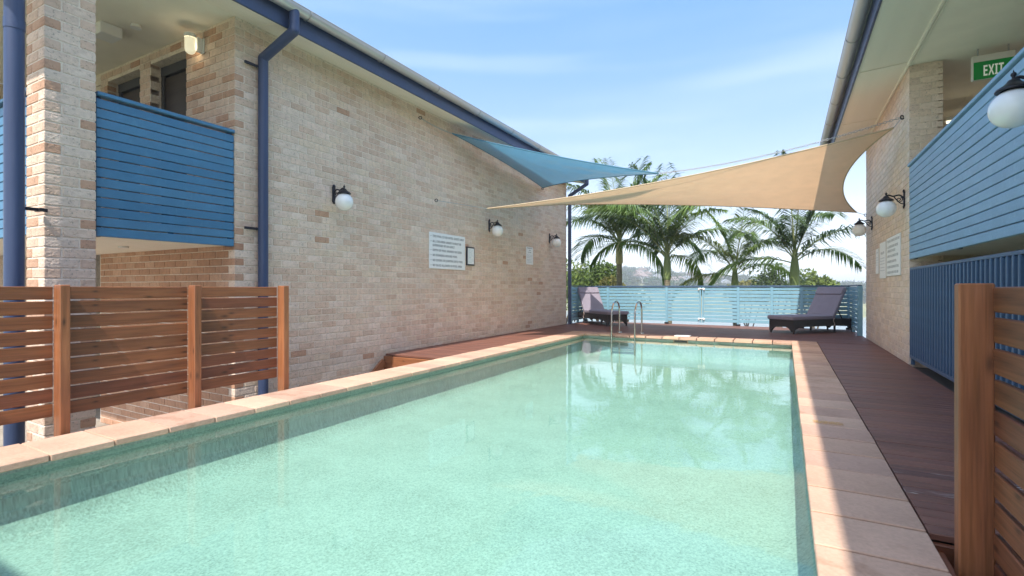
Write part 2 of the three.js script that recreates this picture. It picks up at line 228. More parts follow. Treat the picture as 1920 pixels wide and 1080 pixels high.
{
  // coping: bullnosed sandstone pavers, each laid a little unevenly, joints recessed
  const bed = struct('pool_coping', join([span(PX0 - CW - 0.02, PX0 - 0.012, -0.05, -0.034, PZ1 - CW, PZ0 + CW), span(PX1 + 0.012, PX1 + CW - 0.02, -0.05, -0.034, PZ1 - CW, PZ0 + CW), span(PX0, PX1, -0.05, -0.035, PZ1 - CW + 0.02, PZ1 - 0.012), span(PX0, PX1, -0.05, -0.035, PZ0 + 0.012, PZ0 + CW)]), M.grout);
  const pr = rng(5), gv = [0, 1, 2, 3, 4, 5].map((k) => cbox(0.3155, 0.045, CW + 0.03, 0.004, k * 1.37, k * 0.77)), gl = [0, 1, 2].map((k) => cbox(0.326, 0.045, CW + 0.07, 0.006, k * 1.7 + 0.4, k * 0.5));
  const lay = (x, z, turn, list) => { const o = part(bed, 'paver', list[Math.floor(pr() * list.length)], M.paver[Math.floor(pr() * 4)], [x + (pr() - 0.5) * 0.004, -0.0225 + (pr() - 0.5) * 0.004, z], [(pr() - 0.5) * 0.004, turn, (pr() - 0.5) * 0.004]); return o; };
  for (let z = PZ0 + CW - 0.165; z > PZ1 - CW; z -= 0.331) { lay(PX0 - CW / 2 - 0.01, z, Math.PI / 2, gl); lay(PX1 + CW / 2 - 0.01, z, Math.PI / 2, gv); }
  for (let x = PX0 + 0.175; x < PX1 - 0.1; x += 0.3345) { lay(x, PZ1 - CW / 2 + 0.01, 0, gv); lay(x, PZ0 + CW / 2 - 0.01, 0, gv); }
  // worn yellow paint on one paver
  const cv = document.createElement('canvas'); cv.width = cv.height = 256; const cx = cv.getContext('2d'), yr = rng(9); cx.clearRect(0, 0, 256, 256);
  for (let i = 0; i < 900; i++) { cx.fillStyle = `rgba(214,160,52,${0.10 + 0.3 * yr()})`; const a = 20 + yr() * 200, b = 50 + yr() * 140; cx.fillRect(a, b, 4 + yr() * 16, 2 + yr() * 5); }
  const ct = new THREE.CanvasTexture(cv); ct.colorSpace = THREE.SRGBColorSpace;
  const pg = new THREE.PlaneGeometry(0.24, 0.15); pg.rotateX(-Math.PI / 2);
  part(bed, 'worn_paint_mark', pg, new THREE.MeshStandardMaterial({ map: ct, transparent: true, roughness: 0.8 }), [PX1 + 0.15, 0.0065, -4.35]);
}

// ---------------------------------------------------------------- timber decks
{
  const W = 0.089, P = 0.094, dr = rng(17);
  const dk = struct('timber_deck', join([span(PX1 + CW + 0.012, RW - 0.01, LOW, -0.032, -2.75, PZ1 - CW - 0.02), span(LW + 0.002, RW - 0.012, -0.4, -0.033, PZ1 - CW - 0.02, FZ + 0.02), span(RW - 0.02, 1.62, LOW, -0.034, RC + 0.05, 1.5), span(LW + 0.003, PX0 - CW - 0.03, LOW + 0.2, -0.033, -5.9, PZ1 - CW - 0.02)]), M.dark);
  const lens = { right: RW - (PX1 + CW) - 0.022, far: RW - LW - 0.03, left: PX0 - CW - 0.03 - LW - 0.012 }, gs = {};
  for (const k in lens) gs[k] = [0, 1, 2, 3, 4].map((i) => cbox(k === 'far' ? lens[k] / 2 - 0.003 : lens[k], 0.028, W, 0.003, i * 1.31, i * 0.211 + 0.04));
  const lay = (k, x, z, m) => part(dk, 'deck_board', gs[k][Math.floor(dr() * 5)], m ?? M.board[Math.floor(dr() * 4)], [x, -0.016 + (dr() - 0.5) * 0.003, z], [(dr() - 0.5) * 0.006, 0, 0]);
  for (let z = -2.66; z > PZ1 - CW; z -= P) lay('right', PX1 + CW + 0.012 + lens.right / 2, z, dr() < sstep(-4.6, -2.7, z) * 0.6 ? M.worn[Math.floor(dr() * 2)] : undefined);
  for (let z = PZ1 - CW - 0.05; z > FZ; z -= P) { const x = LW + 0.015 + lens.far / 4; lay('far', x, z); lay('far', x + lens.far / 2, z); }
  for (let z = -5.80; z > PZ1 - CW; z -= P) lay('left', LW + 0.008 + lens.left / 2, z);
  // edge boards at the near ends, and the rail that steps down beside the pool
  part(dk, 'edge_board', cbox(lens.right, 0.14, 0.03, 0.004), M.slat[3], [PX1 + CW + 0.012 + lens.right / 2, -0.105, -2.60]);
  part(dk, 'edge_board', cbox(lens.left, 0.26, 0.03, 0.004), M.post, [LW + 0.008 + lens.left / 2, -0.165, -5.73]);
  part(dk, 'edge_board', cbox(0.30, 0.12, 0.035, 0.004), M.slat[2], [LW + 0.06, -0.2, -5.55], [0, Math.PI / 2, 0.62]);
  part(dk, 'edge_board', cbox(2.4, 0.10, 0.05, 0.006), M.slat[3], [PX1 + CW + 0.03, -0.11, -1.39], [0, Math.PI / 2, 0]);
}

// ---------------------------------------------------------------- brickwork
const camP = camera.position, fx = Math.sin(THREE.MathUtils.degToRad(28.74)), fz = Math.cos(THREE.MathUtils.degToRad(28.74));
function inView(p) { const dx = p[0] - camP.x, dy = p[1] - camP.y, dz = p[2] - camP.z, d = -dx * fx - dz * fz, s = dx * fz - dz * fx; return d > 0.2 && Math.abs(s) < d * 1.06 && Math.abs(dy) < d * 0.60 && p[1] > -0.3; }
const GB = [0, 1, 2, 3, 4, 5, 6, 7].map((k) => cbox(0.23, 0.076, 0.11, 0.005, k * 0.613, k * 0.377));
// bricks along a straight face: start (x, z) at the corner, direction along, outward normal, openings [u0, u1, y0, y1]
function layBricks(list, wall, start, along, out, length, y0, y1, lead, holes, tones, br) {
  const turn = Math.atan2(-along[1], along[0]), n = Math.floor((y1 - y0) / 0.086 + 0.01);
  for (let i = 0; i < n; i++) {
    const y = y0 + i * 0.086 + 0.043;
    for (let u = (i + lead) % 2 ? 0.12 : 0; u < length - 0.02; u += 0.24) {
      let segs = [[u, Math.min(u + 0.23, length)]];
      for (const [a, b, h0, h1] of holes) if (y + 0.03 > h0 && y - 0.03 < h1) segs = segs.flatMap(([s, e]) => [[s, Math.min(e, a)], [Math.max(s, b), e]]).filter(([s, e]) => e - s > 0.03);
      for (const [s, e] of segs) {
        const m = (s + e) / 2, inset = 0.055 - 0.003 * br(), p = [start[0] + along[0] * m - out[0] * inset, y, start[1] + along[1] * m - out[1] * inset];
        const dist = Math.hypot(p[0] - camP.x, p[1] - camP.y, p[2] - camP.z), facing = Math.abs((p[0] - camP.x) * out[0] + (p[2] - camP.z) * out[1]) / dist;
        list.push({ wall, p, turn, sx: (e - s) / 0.23, first: u < 0.2, tone: tones(i, u, y, br), size: inView(p) ? facing / (dist * dist) : 0 });
      }
    }
  }
}
function buildBricks(t, list, mats, colors, br) {
  list.sort((a, b) => b.size - a.size);
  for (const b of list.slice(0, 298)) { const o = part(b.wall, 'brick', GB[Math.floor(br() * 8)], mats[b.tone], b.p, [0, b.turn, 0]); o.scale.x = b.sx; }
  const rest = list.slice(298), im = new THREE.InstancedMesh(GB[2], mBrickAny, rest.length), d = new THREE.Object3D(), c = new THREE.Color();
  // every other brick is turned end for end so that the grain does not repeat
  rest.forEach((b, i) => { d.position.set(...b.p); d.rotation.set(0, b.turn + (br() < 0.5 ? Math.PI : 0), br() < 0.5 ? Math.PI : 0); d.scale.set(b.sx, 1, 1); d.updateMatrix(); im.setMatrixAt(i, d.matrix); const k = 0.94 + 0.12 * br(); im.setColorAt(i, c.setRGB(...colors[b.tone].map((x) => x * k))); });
  im.name = 'brickwork'; im.userData.kind = 'stuff'; sh(im); const p = t.position; im.position.set(-p.x, -p.y, -p.z); t.add(im);
}

// gutter, half round, along z, with joint straps
function gutter(t, x, y, z0, z1, straps) {
  const r = 0.076, g = new THREE.CylinderGeometry(r, r, z0 - z1, 20, 1, true, Math.PI / 2, Math.PI); g.rotateX(Math.PI / 2); g.rotateZ(0);
  g.computeBoundingBox(); if (g.boundingBox.max.y > 0.01) g.rotateZ(Math.PI); g.translate(x, y, (z0 + z1) / 2);
  const lip = join([rod([x - r, y, z0], [x - r, y, z1], 0.007), rod([x + r, y, z0], [x + r, y, z1], 0.007), new THREE.CircleGeometry(r, 20, Math.PI, Math.PI).translate(x, y, z0), new THREE.CircleGeometry(r, 20, Math.PI, Math.PI).translate(x, y, z1)]);
  const gt = wpart(t, 'gutter', join([g, lip]), M.zinc);
  for (const z of straps) { const s = new THREE.TorusGeometry(r + 0.004, 0.006, 6, 18, Math.PI); s.rotateZ(Math.PI); part(gt, 'gutter_strap', s, M.galv, [x, y, z]); }
  return gt;
}

// ---------------------------------------------------------------- left building
{
  const br = rng(23);
  const B = thing('brick_building', 'pale brick building whose long blank wall carries the big pool rules sign and round lamps', 'building', [-7.5, LOW, -7.5]);
  const list = [];
  // low-frequency patches of redder and whiter bricks
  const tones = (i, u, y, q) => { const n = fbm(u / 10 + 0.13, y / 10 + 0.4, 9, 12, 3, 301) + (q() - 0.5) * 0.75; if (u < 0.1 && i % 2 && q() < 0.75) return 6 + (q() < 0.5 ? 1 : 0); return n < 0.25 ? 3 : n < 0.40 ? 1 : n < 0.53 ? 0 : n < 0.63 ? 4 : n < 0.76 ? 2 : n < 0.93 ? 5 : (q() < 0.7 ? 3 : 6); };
  const wl = wpart(B, 'pool_side_wall', span(LW - 0.24, LW - 0.005, LOW, 4.03, LE + 0.004, LC - 0.005), M.mortarL);
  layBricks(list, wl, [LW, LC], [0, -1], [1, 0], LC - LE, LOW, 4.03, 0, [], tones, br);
  // the wall across, with the two door recesses
  const D = [[-7.15, -6.33], [-8.27, -7.41]], holes = [...D.map(([a, b]) => [LW - b, LW - a, 1.6, 3.87])];
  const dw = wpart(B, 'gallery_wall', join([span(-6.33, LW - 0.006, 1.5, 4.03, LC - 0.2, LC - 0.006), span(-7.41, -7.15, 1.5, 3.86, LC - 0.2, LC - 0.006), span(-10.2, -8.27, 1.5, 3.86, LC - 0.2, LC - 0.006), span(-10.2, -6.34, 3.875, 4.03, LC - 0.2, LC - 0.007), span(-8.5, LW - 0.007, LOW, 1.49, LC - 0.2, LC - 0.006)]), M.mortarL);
  layBricks(list, dw, [LW, LC], [-1, 0], [0, 1], 3.1, LOW, 4.03, 1, holes, (i, u, y, q) => y < 1.47 ? (q() < 0.7 ? 7 : 6) : u < 0.1 && !(i % 2) ? 6 : [3, 3, 1, 6, 0, 1, 3, 6][Math.floor(q() * 8)], br);  // brown bricks below the slab, picked darker so their colour carries the shade
  // corner pillar, pinwheel courses
  const px = -5.30, pz = -1.73, S = 0.352, pw = wpart(B, 'corner_pillar', span(px - S + 0.005, px - 0.005, LOW, 4.03, pz - S + 0.005, pz - 0.005), M.mortarL);
  for (let i = 0; i < 57; i++) {
    const y = LOW + i * 0.086 + 0.043, f = i % 2, c = [px - S / 2, pz - S / 2];
    for (let k = 0; k < 4; k++) { // each stretcher shows its face on one side and its end on the next
      const a = k * Math.PI / 2, o = [f ? 0.061 : -0.061, 0.121], x = o[0] * Math.cos(a) + o[1] * Math.sin(a), z = -o[0] * Math.sin(a) + o[1] * Math.cos(a), p = [c[0] + x, y, c[1] + z];
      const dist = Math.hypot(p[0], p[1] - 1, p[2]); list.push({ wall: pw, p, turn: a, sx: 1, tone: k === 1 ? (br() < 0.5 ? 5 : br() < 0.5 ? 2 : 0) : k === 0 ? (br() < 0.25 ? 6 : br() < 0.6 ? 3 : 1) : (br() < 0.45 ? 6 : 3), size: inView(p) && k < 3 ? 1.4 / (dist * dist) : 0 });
    }
  }
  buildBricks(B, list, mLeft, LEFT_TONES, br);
  // doors in the recesses
  for (const [a, b] of D) {
    const d = wpart(B, 'door', span(a + 0.05, b - 0.05, 1.62, 3.74, LC - 0.20, LC - 0.155, 0.006), M.door);
    part(d, 'door_frame', join([span(a, a + 0.055, 1.6, 3.80, LC - 0.19, LC - 0.13), span(b - 0.055, b, 1.6, 3.80, LC - 0.19, LC - 0.13), span(a, b, 3.75, 3.87, LC - 0.19, LC - 0.125)]), M.dark);
    part(d, 'door_handle', join([new THREE.SphereGeometry(0.028, 12, 8).translate(a + 0.13, 2.6, LC - 0.10), rod([a + 0.13, 2.6, LC - 0.16], [a + 0.13, 2.6, LC - 0.1], 0.012)]), M.steel);
  }
  // ceilings, eaves, slab
  wpart(B, 'ceiling', join([span(-10.2, LW + 0.0, 4.03, 4.09, LC - 0.3, -0.95)]), M.soffit);
  const so = new THREE.BoxGeometry(0.52, 0.03, 12.4); so.rotateZ(-0.235); so.translate(-5.148, 3.992, -7.1);
  wpart(B, 'eave_soffit', so, M.soffit);
  for (const z of [-3.62, -6.0, -8.4, -10.8]) wpart(B, 'soffit_joint', span(-5.36, -4.89, 0, 0.006, 0, 0.012, 0.001).rotateZ(0).translate(5.118, 0, 0).rotateZ(-0.235).translate(-5.118, 3.964, z), M.soffit);
  wpart(B, 'fascia', join([span(-4.895, -4.87, 3.90, 4.14, -13.25, -0.92), span(-10.2, -4.896, 3.92, 4.14, -0.945, -0.92)]), M.navy);
  gutter(B, -4.79, 4.135, -0.92, -13.3, [-1.47, -2.67, -3.87, -5.06, -6.26, -7.45, -8.67, -9.9, -11.1, -12.3]);
  const rf = new THREE.BoxGeometry(5.6, 0.05, 12.4); rf.rotateZ(-0.22); rf.translate(-7.55, 4.78, -7.1); wpart(B, 'roof', rf, M.roof);
  wpart(B, 'gallery_slab', span(-10.2, LW - 0.045, 1.475, 1.60, LC - 0.02, -1.86), M.soffit);
  wpart(B, 'back_wall', join([span(-10.4, -10.2, LOW, 4.03, -9, -1.9), span(-10.2, -8.5, LOW, 1.47, -8.2, -8.0), span(-10.2, LW - 0.3, LOW, 4.03, LE, LE + 0.2)]), M.mortarL);
  // balustrades: boards on end posts under a cap
  const b1 = wpart(B, 'balustrade', join([span(LW - 0.09, LW - 0.034, 1.46, 2.72, -2.16, -2.11), span(LW - 0.09, LW - 0.034, 1.46, 2.72, -3.37, -3.32), span(LW - 0.08, LW - 0.036, 1.47, 2.70, -2.77, -2.72)]), M.navy);
  for (let i = 0; i < 14; i++) part(b1, 'board', cbox(1.262, 0.080, 0.03, 0.004, i * 0.7, i * 0.33), [M.blue, M.blue2, M.blue3][Math.floor(br() * 3)], [LW - 0.016 + (br() - 0.5) * 0.003, 1.503 + i * 0.0885 + (br() - 0.5) * 0.003, -2.742], [0, Math.PI / 2, (br() - 0.5) * 0.002]);
  part(b1, 'cap_rail', cbox(1.262, 0.035, 0.1, 0.005), M.blue, [LW - 0.03, 2.735, -2.742], [0, Math.PI / 2, 0]);
  const b2 = wpart(B, 'balustrade', join([span(-5.76, -5.7, 1.46, 2.74, -1.9, -1.85), span(-8, -7.95, 1.46, 2.74, -1.9, -1.85), span(-10.1, -10.05, 1.46, 2.74, -1.9, -1.85)]), M.navy);
  for (let i = 0; i < 14; i++) part(b2, 'board', cbox(4.45, 0.081, 0.03, 0.004, i * 0.9, i * 0.41), [M.blue, M.blue2, M.blue3][Math.floor(br() * 3)], [-7.89, 1.515 + i * 0.0885, -1.83]);
  part(b2, 'cap_rail', cbox(4.45, 0.035, 0.1, 0.005), M.blue, [-7.89, 2.75, -1.84]);
  // downpipes
  const clip = (t, x, y, z, o) => part(t, 'pipe_bracket', join([span(-0.07, 0.07, -0.014, 0.014, -0.012, 0.012), new THREE.SphereGeometry(0.018, 10, 8).translate(-0.075, 0, 0.0)]), M.iron, [x + (o ? 0 : -0.02), y, z + 0.08], [0, o, 0]);
  const p1 = wpart(B, 'downpipe', pipe([[-4.79, 4.09, -3.70], [-4.79, 3.86, -3.70], [-5.305, 3.66, -3.68], [-5.305, LOW, -3.68]], 0.055, 18), M.navy); clip(p1, -5.33, 3.55, -3.62, Math.PI / 2 + Math.PI); clip(p1, -5.33, 1.68, -3.62, -Math.PI / 2);
  const p2 = wpart(B, 'downpipe', join([pipe([[-5.19, 4.05, -1.52], [-5.19, LOW, -1.52]], 0.06, 20), rod([-5.19, 2.98, -1.52], [-5.19, 3.06, -1.52], 0.064)]), M.navy); part(p2, 'pipe_bracket', join([span(-5.30, -5.19, 1.612, 1.638, -1.70, -1.67), span(-5.24, -5.22, 1.612, 1.638, -1.73, -1.55)]), M.iron);
  const p3 = wpart(B, 'downpipe', pipe([[-4.79, 4.08, -13.02], [-4.79, 3.86, -13.02], [-5.30, 3.58, -13.02], [-5.30, -0.04, -13.02]], 0.05, 14), M.navy);
  // small fittings on the gallery ceiling
  wpart(B, 'ceiling_box', span(-7.02, -6.78, 3.90, 4.029, -2.92, -2.7, 0.01), M.white);
  wpart(B, 'smoke_detector', new THREE.CylinderGeometry(0.045, 0.055, 0.04, 18).translate(-6.55, 4.008, -2.95), M.white);
  wpart(B, 'downlight', new THREE.CylinderGeometry(0.05, 0.05, 0.02, 18).translate(-6.6, 1.464, -2.85), M.white);

  // lit bulkhead lamp by the doors
  const L = thing('bulkhead_lamp', 'lit white bulkhead wall lamp beside the upper doorways', 'lamp', [-6.0, 3.82, LC]);
  part(L, 'backplate', cbox(0.075, 0.17, 0.02, 0.006), M.white, [0.03, 0, 0.012]); part(L, 'arm', cbox(0.06, 0.16, 0.06, 0.008), M.white, [0.025, 0, 0.05]);
  const cap = new THREE.CylinderGeometry(0.058, 0.06, 0.045, 24); part(L, 'cap', cap, M.white, [-0.02, 0.085, 0.12]);
  const gl = new THREE.LatheGeometry([[0.001, -0.12], [0.03, -0.115], [0.05, -0.095], [0.056, -0.07], [0.056, 0.062]].map((p) => new THREE.Vector2(...p)), 24);
  const em = mat([0.85, 0.83, 0.74], { roughness: 0.4 }); em.emissive = rgb(1, 0.86, 0.55); em.emissiveIntensity = 0.3; part(L, 'lamp_glass', gl, em, [-0.02, 0, 0.12]);
  const pl = new THREE.PointLight(rgb(1, 0.82, 0.52), 0.035, 0, 2); pl.position.set(-0.02, -0.03, 0.12); pl.castShadow = true; pl.shadow.radius = 2; L.add(pl);
}

// ---------------------------------------------------------------- right building
{
  const br = rng(29);
  const B = thing('brick_building', 'cream brick building with blue boarded balcony above a navy barred screen', 'building', [2.6, LOW, -5.5]);
  const list = [], wl = wpart(B, 'pool_side_wall', span(RW + 0.005, RW + 0.30, LOW, 3.94, REND + 0.005, RC - 0.005), M.mortarR), y1 = 3.94;
  layBricks(list, wl, [RW, RC], [0, -1], [-1, 0], RC - REND, -0.106, y1, 0, [], (i, u, y, q) => Math.floor(q() * 5), br);
  layBricks(list, wl, [RW, RC], [1, 0], [0, 1], 0.35, -0.106, y1, 1, [], (i, u, y, q) => Math.floor(q() * 5), br);
  buildBricks(B, list, mRight, RIGHT_TONES, br);
  wpart(B, 'ceiling', span(RW + 0.002, 5.2, 3.94, 4.0, REND, 2.2), M.soffit);
  const so = new THREE.BoxGeometry(0.60, 0.03, 15.8); so.rotateZ(0.06); so.translate(1.145, 3.938, -5.6); wpart(B, 'eave_soffit', so, M.soffit);
  wpart(B, 'soffit_bead', join([span(RW - 0.03, RW - 0.004, 3.915, 3.94, -13.4, 2.2), span(RW + 0.012, RW + 0.028, 3.925, 3.94, RC, 2.2)]), M.soffit);
  for (const z of [-8.15, -5.7, -10.6]) wpart(B, 'soffit_joint', span(0.88, 1.39, 3.904, 3.912, z - 0.004, z + 0.004, 0.001).translate(-1.145, -3.91, 0).rotateZ(0.06).translate(1.145, 3.918, 0), M.soffit);
  wpart(B, 'fascia', span(0.83, 0.855, 3.89, 4.14, -13.45, 2.2), M.navy);
  gutter(B, 0.738, 4.135, 2.2, -13.5, [-1.5, -2.7, -3.9, -5.1, -6.3, -7.5, -8.7, -9.9, -11.1, -12.3]);
  const rf = new THREE.BoxGeometry(4.6, 0.05, 15.8); rf.rotateZ(0.2); rf.translate(3.05, 4.60, -5.6); wpart(B, 'roof', rf, M.roof);
  // gallery floor, rear walls and the dark undercroft
  wpart(B, 'gallery_slab', span(RW + 0.036, 5.0, 1.42, 1.55, REND + 0.01, 2.2), M.soffit);
  wpart(B, 'rear_wall', join([span(RW + 2.05, 3.6, LOW, 3.94, -8.6, 2.2), span(5.0, 5.2, LOW, 3.94, REND, -8.6), span(RW + 0.31, 5.0, LOW, 3.94, REND, REND + 0.2)]), M.mortarR);
  // balcony boards
  const bl = wpart(B, 'balustrade', join([span(RW + 0.034, RW + 0.08, 1.38, 2.60, RC + 0.02, RC + 0.07), ...[-6.4, -4.4, -2.4, -0.4].map((z) => span(RW + 0.034, RW + 0.08, 1.38, 2.6, z, z + 0.05))]), M.navy);
  const zA = RC + 0.005, zB = 0.905, jr = rng(67);   // each row is two boards butted over a post
  const cuts = [-6.375, -4.375, -2.375], gb = cuts.map((z, k) => [cbox(z - zA - 0.002, 0.0785, 0.03, 0.004, k * 1.9, k * 0.37), cbox(zB - z - 0.002, 0.0785, 0.03, 0.004, k * 1.3 + 0.6, k * 0.61)]);
  for (let i = 0; i < 14; i++) { const k = (i * 2 + Math.floor(jr() * 2)) % 3, z = cuts[k]; [[zA, z], [z, zB]].forEach(([p, q], h) => part(bl, 'board', gb[k][h], M.blueLit[Math.floor(jr() * 3)], [RW + 0.017 + (jr() - 0.5) * 0.003, 1.418 + i * 0.0868 + (jr() - 0.5) * 0.003, (p + q) / 2], [0, Math.PI / 2, (jr() - 0.5) * 0.0012])); }
  part(bl, 'cap_rail', cbox(9.2, 0.035, 0.10, 0.005), M.blueLit[1], [RW + 0.03, 2.615, -3.695], [0, Math.PI / 2, 0]);
  // barred screen below
  const sc = wpart(B, 'barred_screen', join([span(RW + 0.0, RW + 0.05, 1.235, 1.265, RC + 0.03, 1.2), span(RW + 0.0, RW + 0.05, 0.085, 0.125, RC + 0.03, 1.2), ...[RC + 0.05, -6.2, -4.1, -2].map((z) => span(RW + 0.01, RW + 0.045, 0.001, 0.09, z, z + 0.05))]), M.screen);
  const gbar = cbox(0.034, 1.108, 0.06, 0.005);
  for (let z = RC + 0.075; z > -99 && z < 0.9; z += 0.112) part(sc, 'bar', gbar, M.screen, [RW + 0.026, 0.68, z], [0, Math.PI / 2, 0]);
  // exit sign hung from the ceiling, and the tube light further in
  const es = thing('exit_sign', 'green EXIT sign with white letters under the gallery ceiling', 'sign', [2.215, 3.70, RC + 0.16]);
  part(es, 'hanger', join([rod([-0.14, 0.14, 0], [-0.14, 0.24, 0], 0.008), rod([0.14, 0.14, 0], [0.14, 0.24, 0], 0.008)]), M.galv);
  part(es, 'housing', cbox(0.40, 0.30, 0.06, 0.008), M.wallPale, [0, 0, 0]);
  const cv = document.createElement('canvas'); cv.width = 512; cv.height = 256; const cx = cv.getContext('2d'); cx.fillStyle = '#0d7a34'; cx.fillRect(0, 0, 512, 256); cx.fillStyle = '#f2f5ea'; cx.font = 'bold 215px sans-serif'; cx.textAlign = 'center'; cx.textBaseline = 'middle'; cx.translate(246, 138); cx.scale(0.58, 1); cx.fillText('EXIT', 0, 0);
  const et = new THREE.CanvasTexture(cv); et.colorSpace = THREE.SRGBColorSpace; const em = new THREE.MeshStandardMaterial({ map: et, roughness: 0.4, emissive: 0xffffff, emissiveMap: et, emissiveIntensity: 0.08 });
  part(es, 'sign_face', new THREE.PlaneGeometry(0.375, 0.215), em, [0, -0.04, 0.0325]);
  const tl = thing('tube_light', 'lit fluorescent tube glowing inside the dark gallery behind the blue balcony', 'lamp', [2.46, 3.66, -10.4]);
  part(tl, 'fitting', cbox(0.42, 0.05, 0.1, 0.006), M.white, [0, 0.05, 0]); const te = mat([0.9, 0.88, 0.8]); te.emissive = rgb(1, 0.9, 0.65); te.emissiveIntensity = 1.3; const tg = new THREE.CylinderGeometry(0.016, 0.016, 0.38, 12); tg.rotateZ(Math.PI / 2); part(tl, 'tube', tg, te);
  const p = new THREE.PointLight(rgb(1, 0.88, 0.62), 0.12, 0, 2); p.position.set(0, 0, 0); p.castShadow = true; tl.add(p);
}

// covered link between the two buildings behind the camera: its edge shades the near corner of the pool
{
  const t = thing('walkway_roof', 'covered walkway roof joining the two brick buildings at the near end of the pool', 'roof', [-2.2, 0, 3.4]);
  wpart(t, 'roof_sheet', span(-6.5, 0.6, 4.0, 4.06, 2.13, 5.0), M.roof); wpart(t, 'fascia', span(-6.5, 0.6, 3.86, 4.06, 2.09, 2.125), M.navy);
  for (const [x, z] of [[-6.2, 2.3], [-2.4, 4.8], [0.4, 2.3], [-6.2, 4.8], [0.4, 4.8]]) wpart(t, 'post', span(x - 0.05, x + 0.05, LOW, 3.999, z - 0.05, z + 0.05), M.navy);
}

// ---------------------------------------------------------------- timber screens by the pool
function timberScreen(label, side, slatX, postX, zs, y0, y1, pitch, seed) {
  const r = rng(seed), t = thing('timber_screen', label, 'fence', [postX, LOW, (zs[0] + zs[zs.length - 1]) / 2]), S = 0.09;
  for (const z of zs) wpart(t, 'post', vspan(postX - 0.05, postX + 0.05, LOW, y1 + 0.012, z - 0.03, z + 0.03, 0.005), M.post);
  for (let k = 0; k + 1 < zs.length; k++) {
    const a = zs[k] - 0.03, b = zs[k + 1] + 0.03, L = a - b - 0.004, gv = [0, 1, 2, 3].map((i) => cbox(L, 0.0895, 0.02, 0.004, i * 1.7 + k, i * 0.29 + 0.1 * k));
    for (let y = y1 - S / 2; y > y0; y -= pitch) { const o = part(t, 'slat', gv[Math.floor(r() * 4)], M.slat[Math.floor(r() * 4)], [slatX + (r() - 0.5) * 0.003 - t.position.x, y - t.position.y, (a + b) / 2 - t.position.z], [0, Math.PI / 2, (r() - 0.5) * 0.004]); }
  }
  return t;
}
timberScreen('orange brown horizontal slat timber screen standing along the coping beside the brick pillar', -1, -4.466, -4.405, [0.30, -0.64, -1.535, -2.423, -3.275], 0.08, 1.01, 0.1015, 41);
timberScreen('shaded brown slat timber screen at the end of the narrow deck facing the navy bars', 1, 0.655, 0.602, [0.3, -0.6, -1.5, -2.40], -0.45, 1.005, 0.109, 43);
// pale balustrade glimpsed below the screen
{
  const t = thing('pale_railing', 'small pale railing glimpsed under the timber screen', 'railing', [-4.85, LOW, -2.6]);
  part(t, 'rail', cbox(0.9, 0.05, 0.05), M.white, [0, 0.72, 0.35], [0, Math.PI / 2, 0]);
  for (let i = 0; i < 9; i++) part(t, 'baluster', cbox(0.03, 0.72, 0.03), M.white, [0, 0.36, -0.04 + i * 0.1]);
}

// ---------------------------------------------------------------- pool end fence
{
  const t = thing('pool_fence', 'light blue horizontal slat fence with gate across the far end of the pool deck', 'fence', [-2, 0, FZ]);
  const gap = 0.080, P = 0.0955, N = 10, r = rng(51), top = 1.035;
  const xOf = (px) => { const a = (px - 960) / 935.3; return (0.8769 * a - 0.4808) / (0.8769 + 0.4808 * a) * -FZ; };
  const posts = [-5.33, xOf(1140), xOf(1250), xOf(1313), xOf(1318), xOf(1384), xOf(1447), xOf(1503), 1.33];
  posts.forEach((x, i) => { const gate = i === 3 || i === 4; const o = wpart(t, 'post', span(x - (gate ? 0.022 : 0.03), x + (gate ? 0.022 : 0.03), gate ? 0.06 : 0, top - 0.01, FZ - 0.03, FZ + 0.03), M.fence); if (!gate) part(o, 'post_foot', span(x - 0.055, x + 0.055, 0.001, 0.045, FZ - 0.05, FZ + 0.05), M.iron); });
  const bay = (x0, x1) => { const L = x1 - x0, g = [0, 1].map((k) => cbox(L, gap, 0.02, 0.003, k * 0.8 + x0, k * 0.4)); for (let i = 0; i < N; i++) part(t, 'slat', g[i % 2], M.fence, [(x0 + x1) / 2 - t.position.x, 0.122 + i * P, 0.0 + (r() - 0.5) * 0.002], [0, 0, (r() - 0.5) * 0.002]); };
  for (let i = 0; i + 1 < posts.length; i++) if (i !== 3) bay(posts[i] + 0.031, posts[i + 1] - 0.031);
  wpart(t, 'top_rail', span(-5.36, 1.36, top - 0.008, top + 0.03, FZ - 0.035, FZ + 0.035), M.screen);
  const lx = xOf(1315.5); for (const y of [0.98, 0.17]) wpart(t, 'gate_latch', join([span(lx - 0.09, lx + 0.09, y - 0.012, y + 0.012, FZ + 0.032, FZ + 0.05), span(lx - 0.085, lx - 0.05, y - 0.035, y + 0.02, FZ + 0.035, FZ + 0.06), span(lx + 0.04, lx + 0.08, y - 0.035, y + 0.02, FZ + 0.035, FZ + 0.06)]), M.white);
  // short returns to the two buildings
  for (const [x, z1, nm] of [[-5.33, -13.16, 0], [1.36, -12.62, 1]]) {
    const q = thing('fence_return', nm ? 'short navy blue slat fence panel meeting the cream brick wall' : 'short blue slat fence panel meeting the pale brick wall corner', 'fence', [x, 0, (FZ + z1) / 2]);
    const L = z1 - FZ - 0.05, g = cbox(L, gap, 0.02, 0.003);
    wpart(q, 'post', span(x - 0.045, x + 0.045, 0, 1.04, z1 - 0.04, z1 + 0.04), M.fence); wpart(q, 'post', span(x - 0.03, x + 0.03, 0, 1.03, -13.75, -13.69), M.fence);
    for (let i = 0; i < N; i++) part(q, 'slat', g, M.fence, [0.032 * (nm ? -1 : 1), 0.122 + i * P, 0.0], [0, Math.PI / 2, 0]);
    wpart(q, 'top_rail', span(x - 0.035, x + 0.035, 1.0405, 1.068, FZ + 0.037, z1 + 0.03), M.screen);
  }
}

